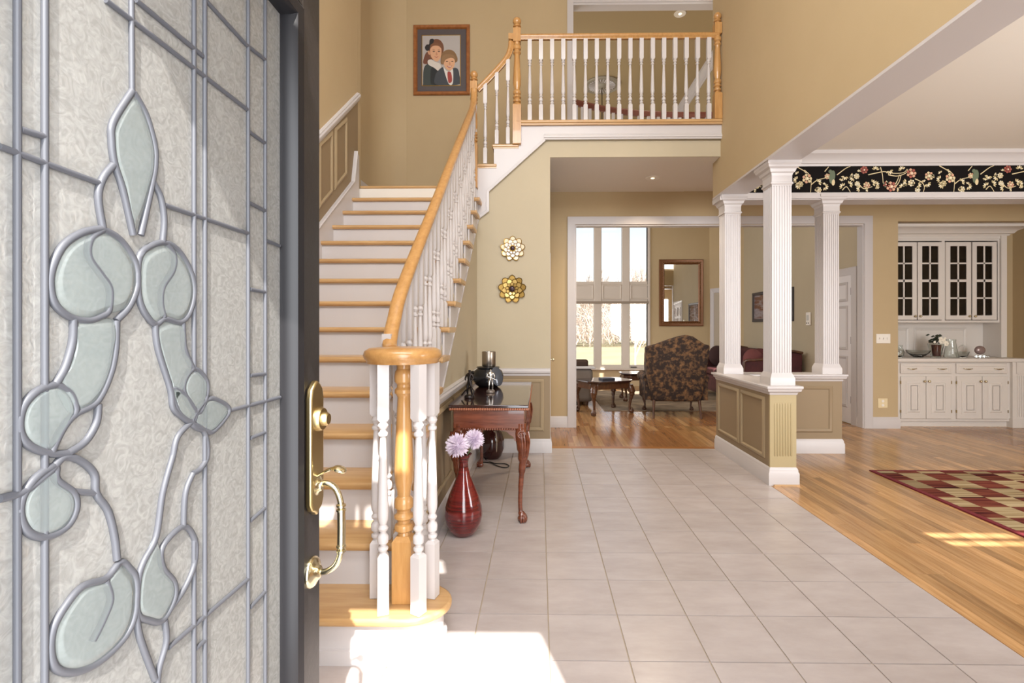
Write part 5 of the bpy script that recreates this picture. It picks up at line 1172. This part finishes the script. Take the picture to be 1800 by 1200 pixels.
# wall mirror
mi = thing('wall_mirror', 'tall rectangular mirror in a carved dark gold frame on the far wall', 'mirror', (3.37, FAR, 1.42))
MX0, MX1, MZ0, MZ1 = 2.835, 3.875, 1.42, 3.00
mb = MB(); mb.sweep([(MX0+.06, FAR, MZ0+.06), (MX0+.06, FAR, MZ1-.06), (MX1-.06, FAR, MZ1-.06), (MX1-.06, FAR, MZ0+.06)], [(-.06, 0), (-.06, .03), (-.045, .05), (-.01, .038), (.02, .034), (.04, .05), (.06, .03), (.06, 0)], (0, -1, 0), closed=True); mb.build('frame', mat('bronze_gold_frame', (116, 74, 40), .35, .35), mi, smooth=30)
mb = MB()
for k in range(34): 
    for x in (MX0+.075, MX1-.075): mb.sphere((x, FAR-.040, MZ0+.08+k*(MZ1-MZ0-.16)/33), .017, 6, 4)
for k in range(21):
    for z in (MZ0+.075, MZ1-.075): mb.sphere((MX0+.08+k*(MX1-MX0-.16)/20, FAR-.040, z), .017, 6, 4)
mb.build('beading', mat('gold_bead', (134, 92, 52), .4, .5), mi, smooth=60)['kind'] = 'stuff'
MB().box(MX0+.09, MX1-.09, FAR-.020, FAR-.012, MZ0+.09, MZ1-.09).build('mirror_glass', mat('mirror_silver', (228, 226, 220), .02, 1), mi)
# painting and intercom on the right wall
pa = thing('framed_landscape', 'dark-framed landscape picture on the right wall above the burgundy sofa', 'picture', (XE, 9.5, 1.49))
mb = MB(); mb.sweep([(XE, 8.78, 1.53), (XE, 10.37, 1.53), (XE, 10.37, 2.07), (XE, 8.78, 2.07)], [(-.03, 0), (-.03, .03), (.02, .026), (.03, .01), (.03, 0)], (-1, 0, 0), closed=True); mb.build('frame', mat('slate_frame', (66, 62, 64), .35), pa)
MB().box(XE-.010, XE-.003, 8.79, 10.36, 1.54, 2.06).build('print', mat('autumn_landscape_print', (112, 80, 66), .12, noise=(5, (148, 142, 148), .45, .6, (1, .5, 2.2)), coat=.6), pa)
ic = thing('wall_intercom', 'white wall intercom handset on the right wall of the living room', 'intercom', (XE, 8.25, 1.42))
MB().box(XE-.03, XE, 8.20, 8.32, 1.42, 1.635).build('body', plastic_w, ic, bevel=.008); MB().box(XE-.032, XE-.028, 8.225, 8.295, 1.50, 1.59).build('speaker_grille', mat('grey_grille', (196, 196, 190), .5), ic)
for y in (8.235, 8.285): MB().box(XE-.034, XE-.028, y-.012, y+.012, 1.448, 1.468).build('button', mat('grey_button', (110, 106, 104), .5), ic)
# ceiling medallion with pendant rod
me_ = thing('ceiling_medallion', 'round white ceiling medallion with a hanging rod, seen through the balcony railing', 'medallion', (1.19, 9.45, 5.9))
mb = MB(); mb.lathe([(.34, 0), (.35, -.02), (.32, -.035), (.29, -.02), (.27, -.022), (.10, -.02), (.08, -.05), (.04, -.06), (.001, -.06)], (1.19, 9.45, 6.0), 40); mb.build('disc', mat('grey_plaster', (150, 142, 124), .7), me_, smooth=40)
for k in range(28):
    a = 2*PI*k/28; MB().tube([(1.19+.12*math.cos(a), 9.45+.12*math.sin(a), 5.977), (1.19+.25*math.cos(a), 9.45+.25*math.sin(a), 5.975)], [.006, .016], 6).build('ray', white, me_, smooth=60)
MB().tube([(1.19, 9.45, 5.95), (1.19, 9.45, 5.0)], .008, 8).build('rod', iron, me_)

# ------------------------------------------------------------------ outdoors beyond the windows
lawn = mat('winter_lawn', (150, 140, 112), .95, noise=(.25, (138, 132, 100), .4, .65, (1, 1, 1)))
gd = MB(); gd.box(-60, 90, FAR+.2, 150, -.7, -.42); tagged(gd.build('lawn', lawn), 'pale winter lawn beyond the living room windows', 'lawn', kind='structure')
bark = mat('haze_paled_bark', (184, 170, 158), .9)  # lightened so that distance haze is put into the bark colour
def tree_mesh(h, seed, thick=.10, depth=6, spread=.5, m=None):
    rnd = random.Random(seed); mb = MB()
    def grow(p, d, L, r, lv):
        q = p+d*L; mid = p+d*L*.5+Vector((rnd.uniform(-1, 1), rnd.uniform(-1, 1), 0))*L*.05
        mb.tube([p, mid, q], [r, r*.85, r*.7], 4 if lv < 3 else 3, caps=False)
        if lv >= depth: return
        for k in range(2 if lv else 3):
            ax = Vector((rnd.uniform(-1, 1), rnd.uniform(-1, 1), rnd.uniform(-.3, .3))).normalized(); nd_ = (d+ax*spread*rnd.uniform(.6, 1.2)+Vector((0, 0, .12))).normalized()
            grow(p+d*L*rnd.uniform(.55, 1), nd_, L*rnd.uniform(.62, .85), r*.62, lv+1)
        grow(q, (d+Vector((rnd.uniform(-.2, .2), rnd.uniform(-.2, .2), .1))).normalized(), L*.78, r*.7, lv+1)
    grow(Vector((0, 0, -.1)), Vector((0, 0, 1)), h*.26, thick, 0)
    return mb.mesh('bare_tree', m or bark)
tm_ = [tree_mesh(9.5, s, .16, 5, .55) for s in (1, 2, 3, 4)]
rt = random.Random(5)
lab_t = 'bare winter tree in the pale treeline beyond the lawn'
for k in range(34):
    x = -10+k*1.05+rt.uniform(-.6, .6); y = 48+rt.uniform(0, 14)
    o = put(tm_[k % 4], 'bare_tree', (x, y, -.42), None, rt.uniform(0, 6)); s = rt.uniform(.75, 1.2); o.scale = (s, s, s); tagged(o, lab_t, 'tree', 'bare trees of the treeline')
birch = put(tree_mesh(4.2, 11, .05, 5, .5, mat('pale_birch_bark', (214, 206, 196), .8)), 'young_birch', (4.05, 21, -.42)); tagged(birch, 'slender pale young tree standing alone on the lawn', 'tree')
th = MB()
for k in range(6500):
    x, y = rt.uniform(-14, 30), rt.uniform(46, 58); h = rt.uniform(.8, 2.2); z = rt.uniform(-.45, 4.0)*rt.random(); a, b = rt.uniform(-1.1, 1.1), rt.uniform(-.5, .5)
    th.tube([(x, y, z), (x+a*h*.4, y+b, z+h*.6), (x+a*h*1.1, y+b, z+h*.85)], [.03, .022, .008], 3, caps=False)
tagged(th.build('thicket', mat('thicket_twigs', (176, 160, 148), .9)), 'dense brown winter thicket at the edge of the lawn', 'thicket', kind='stuff')
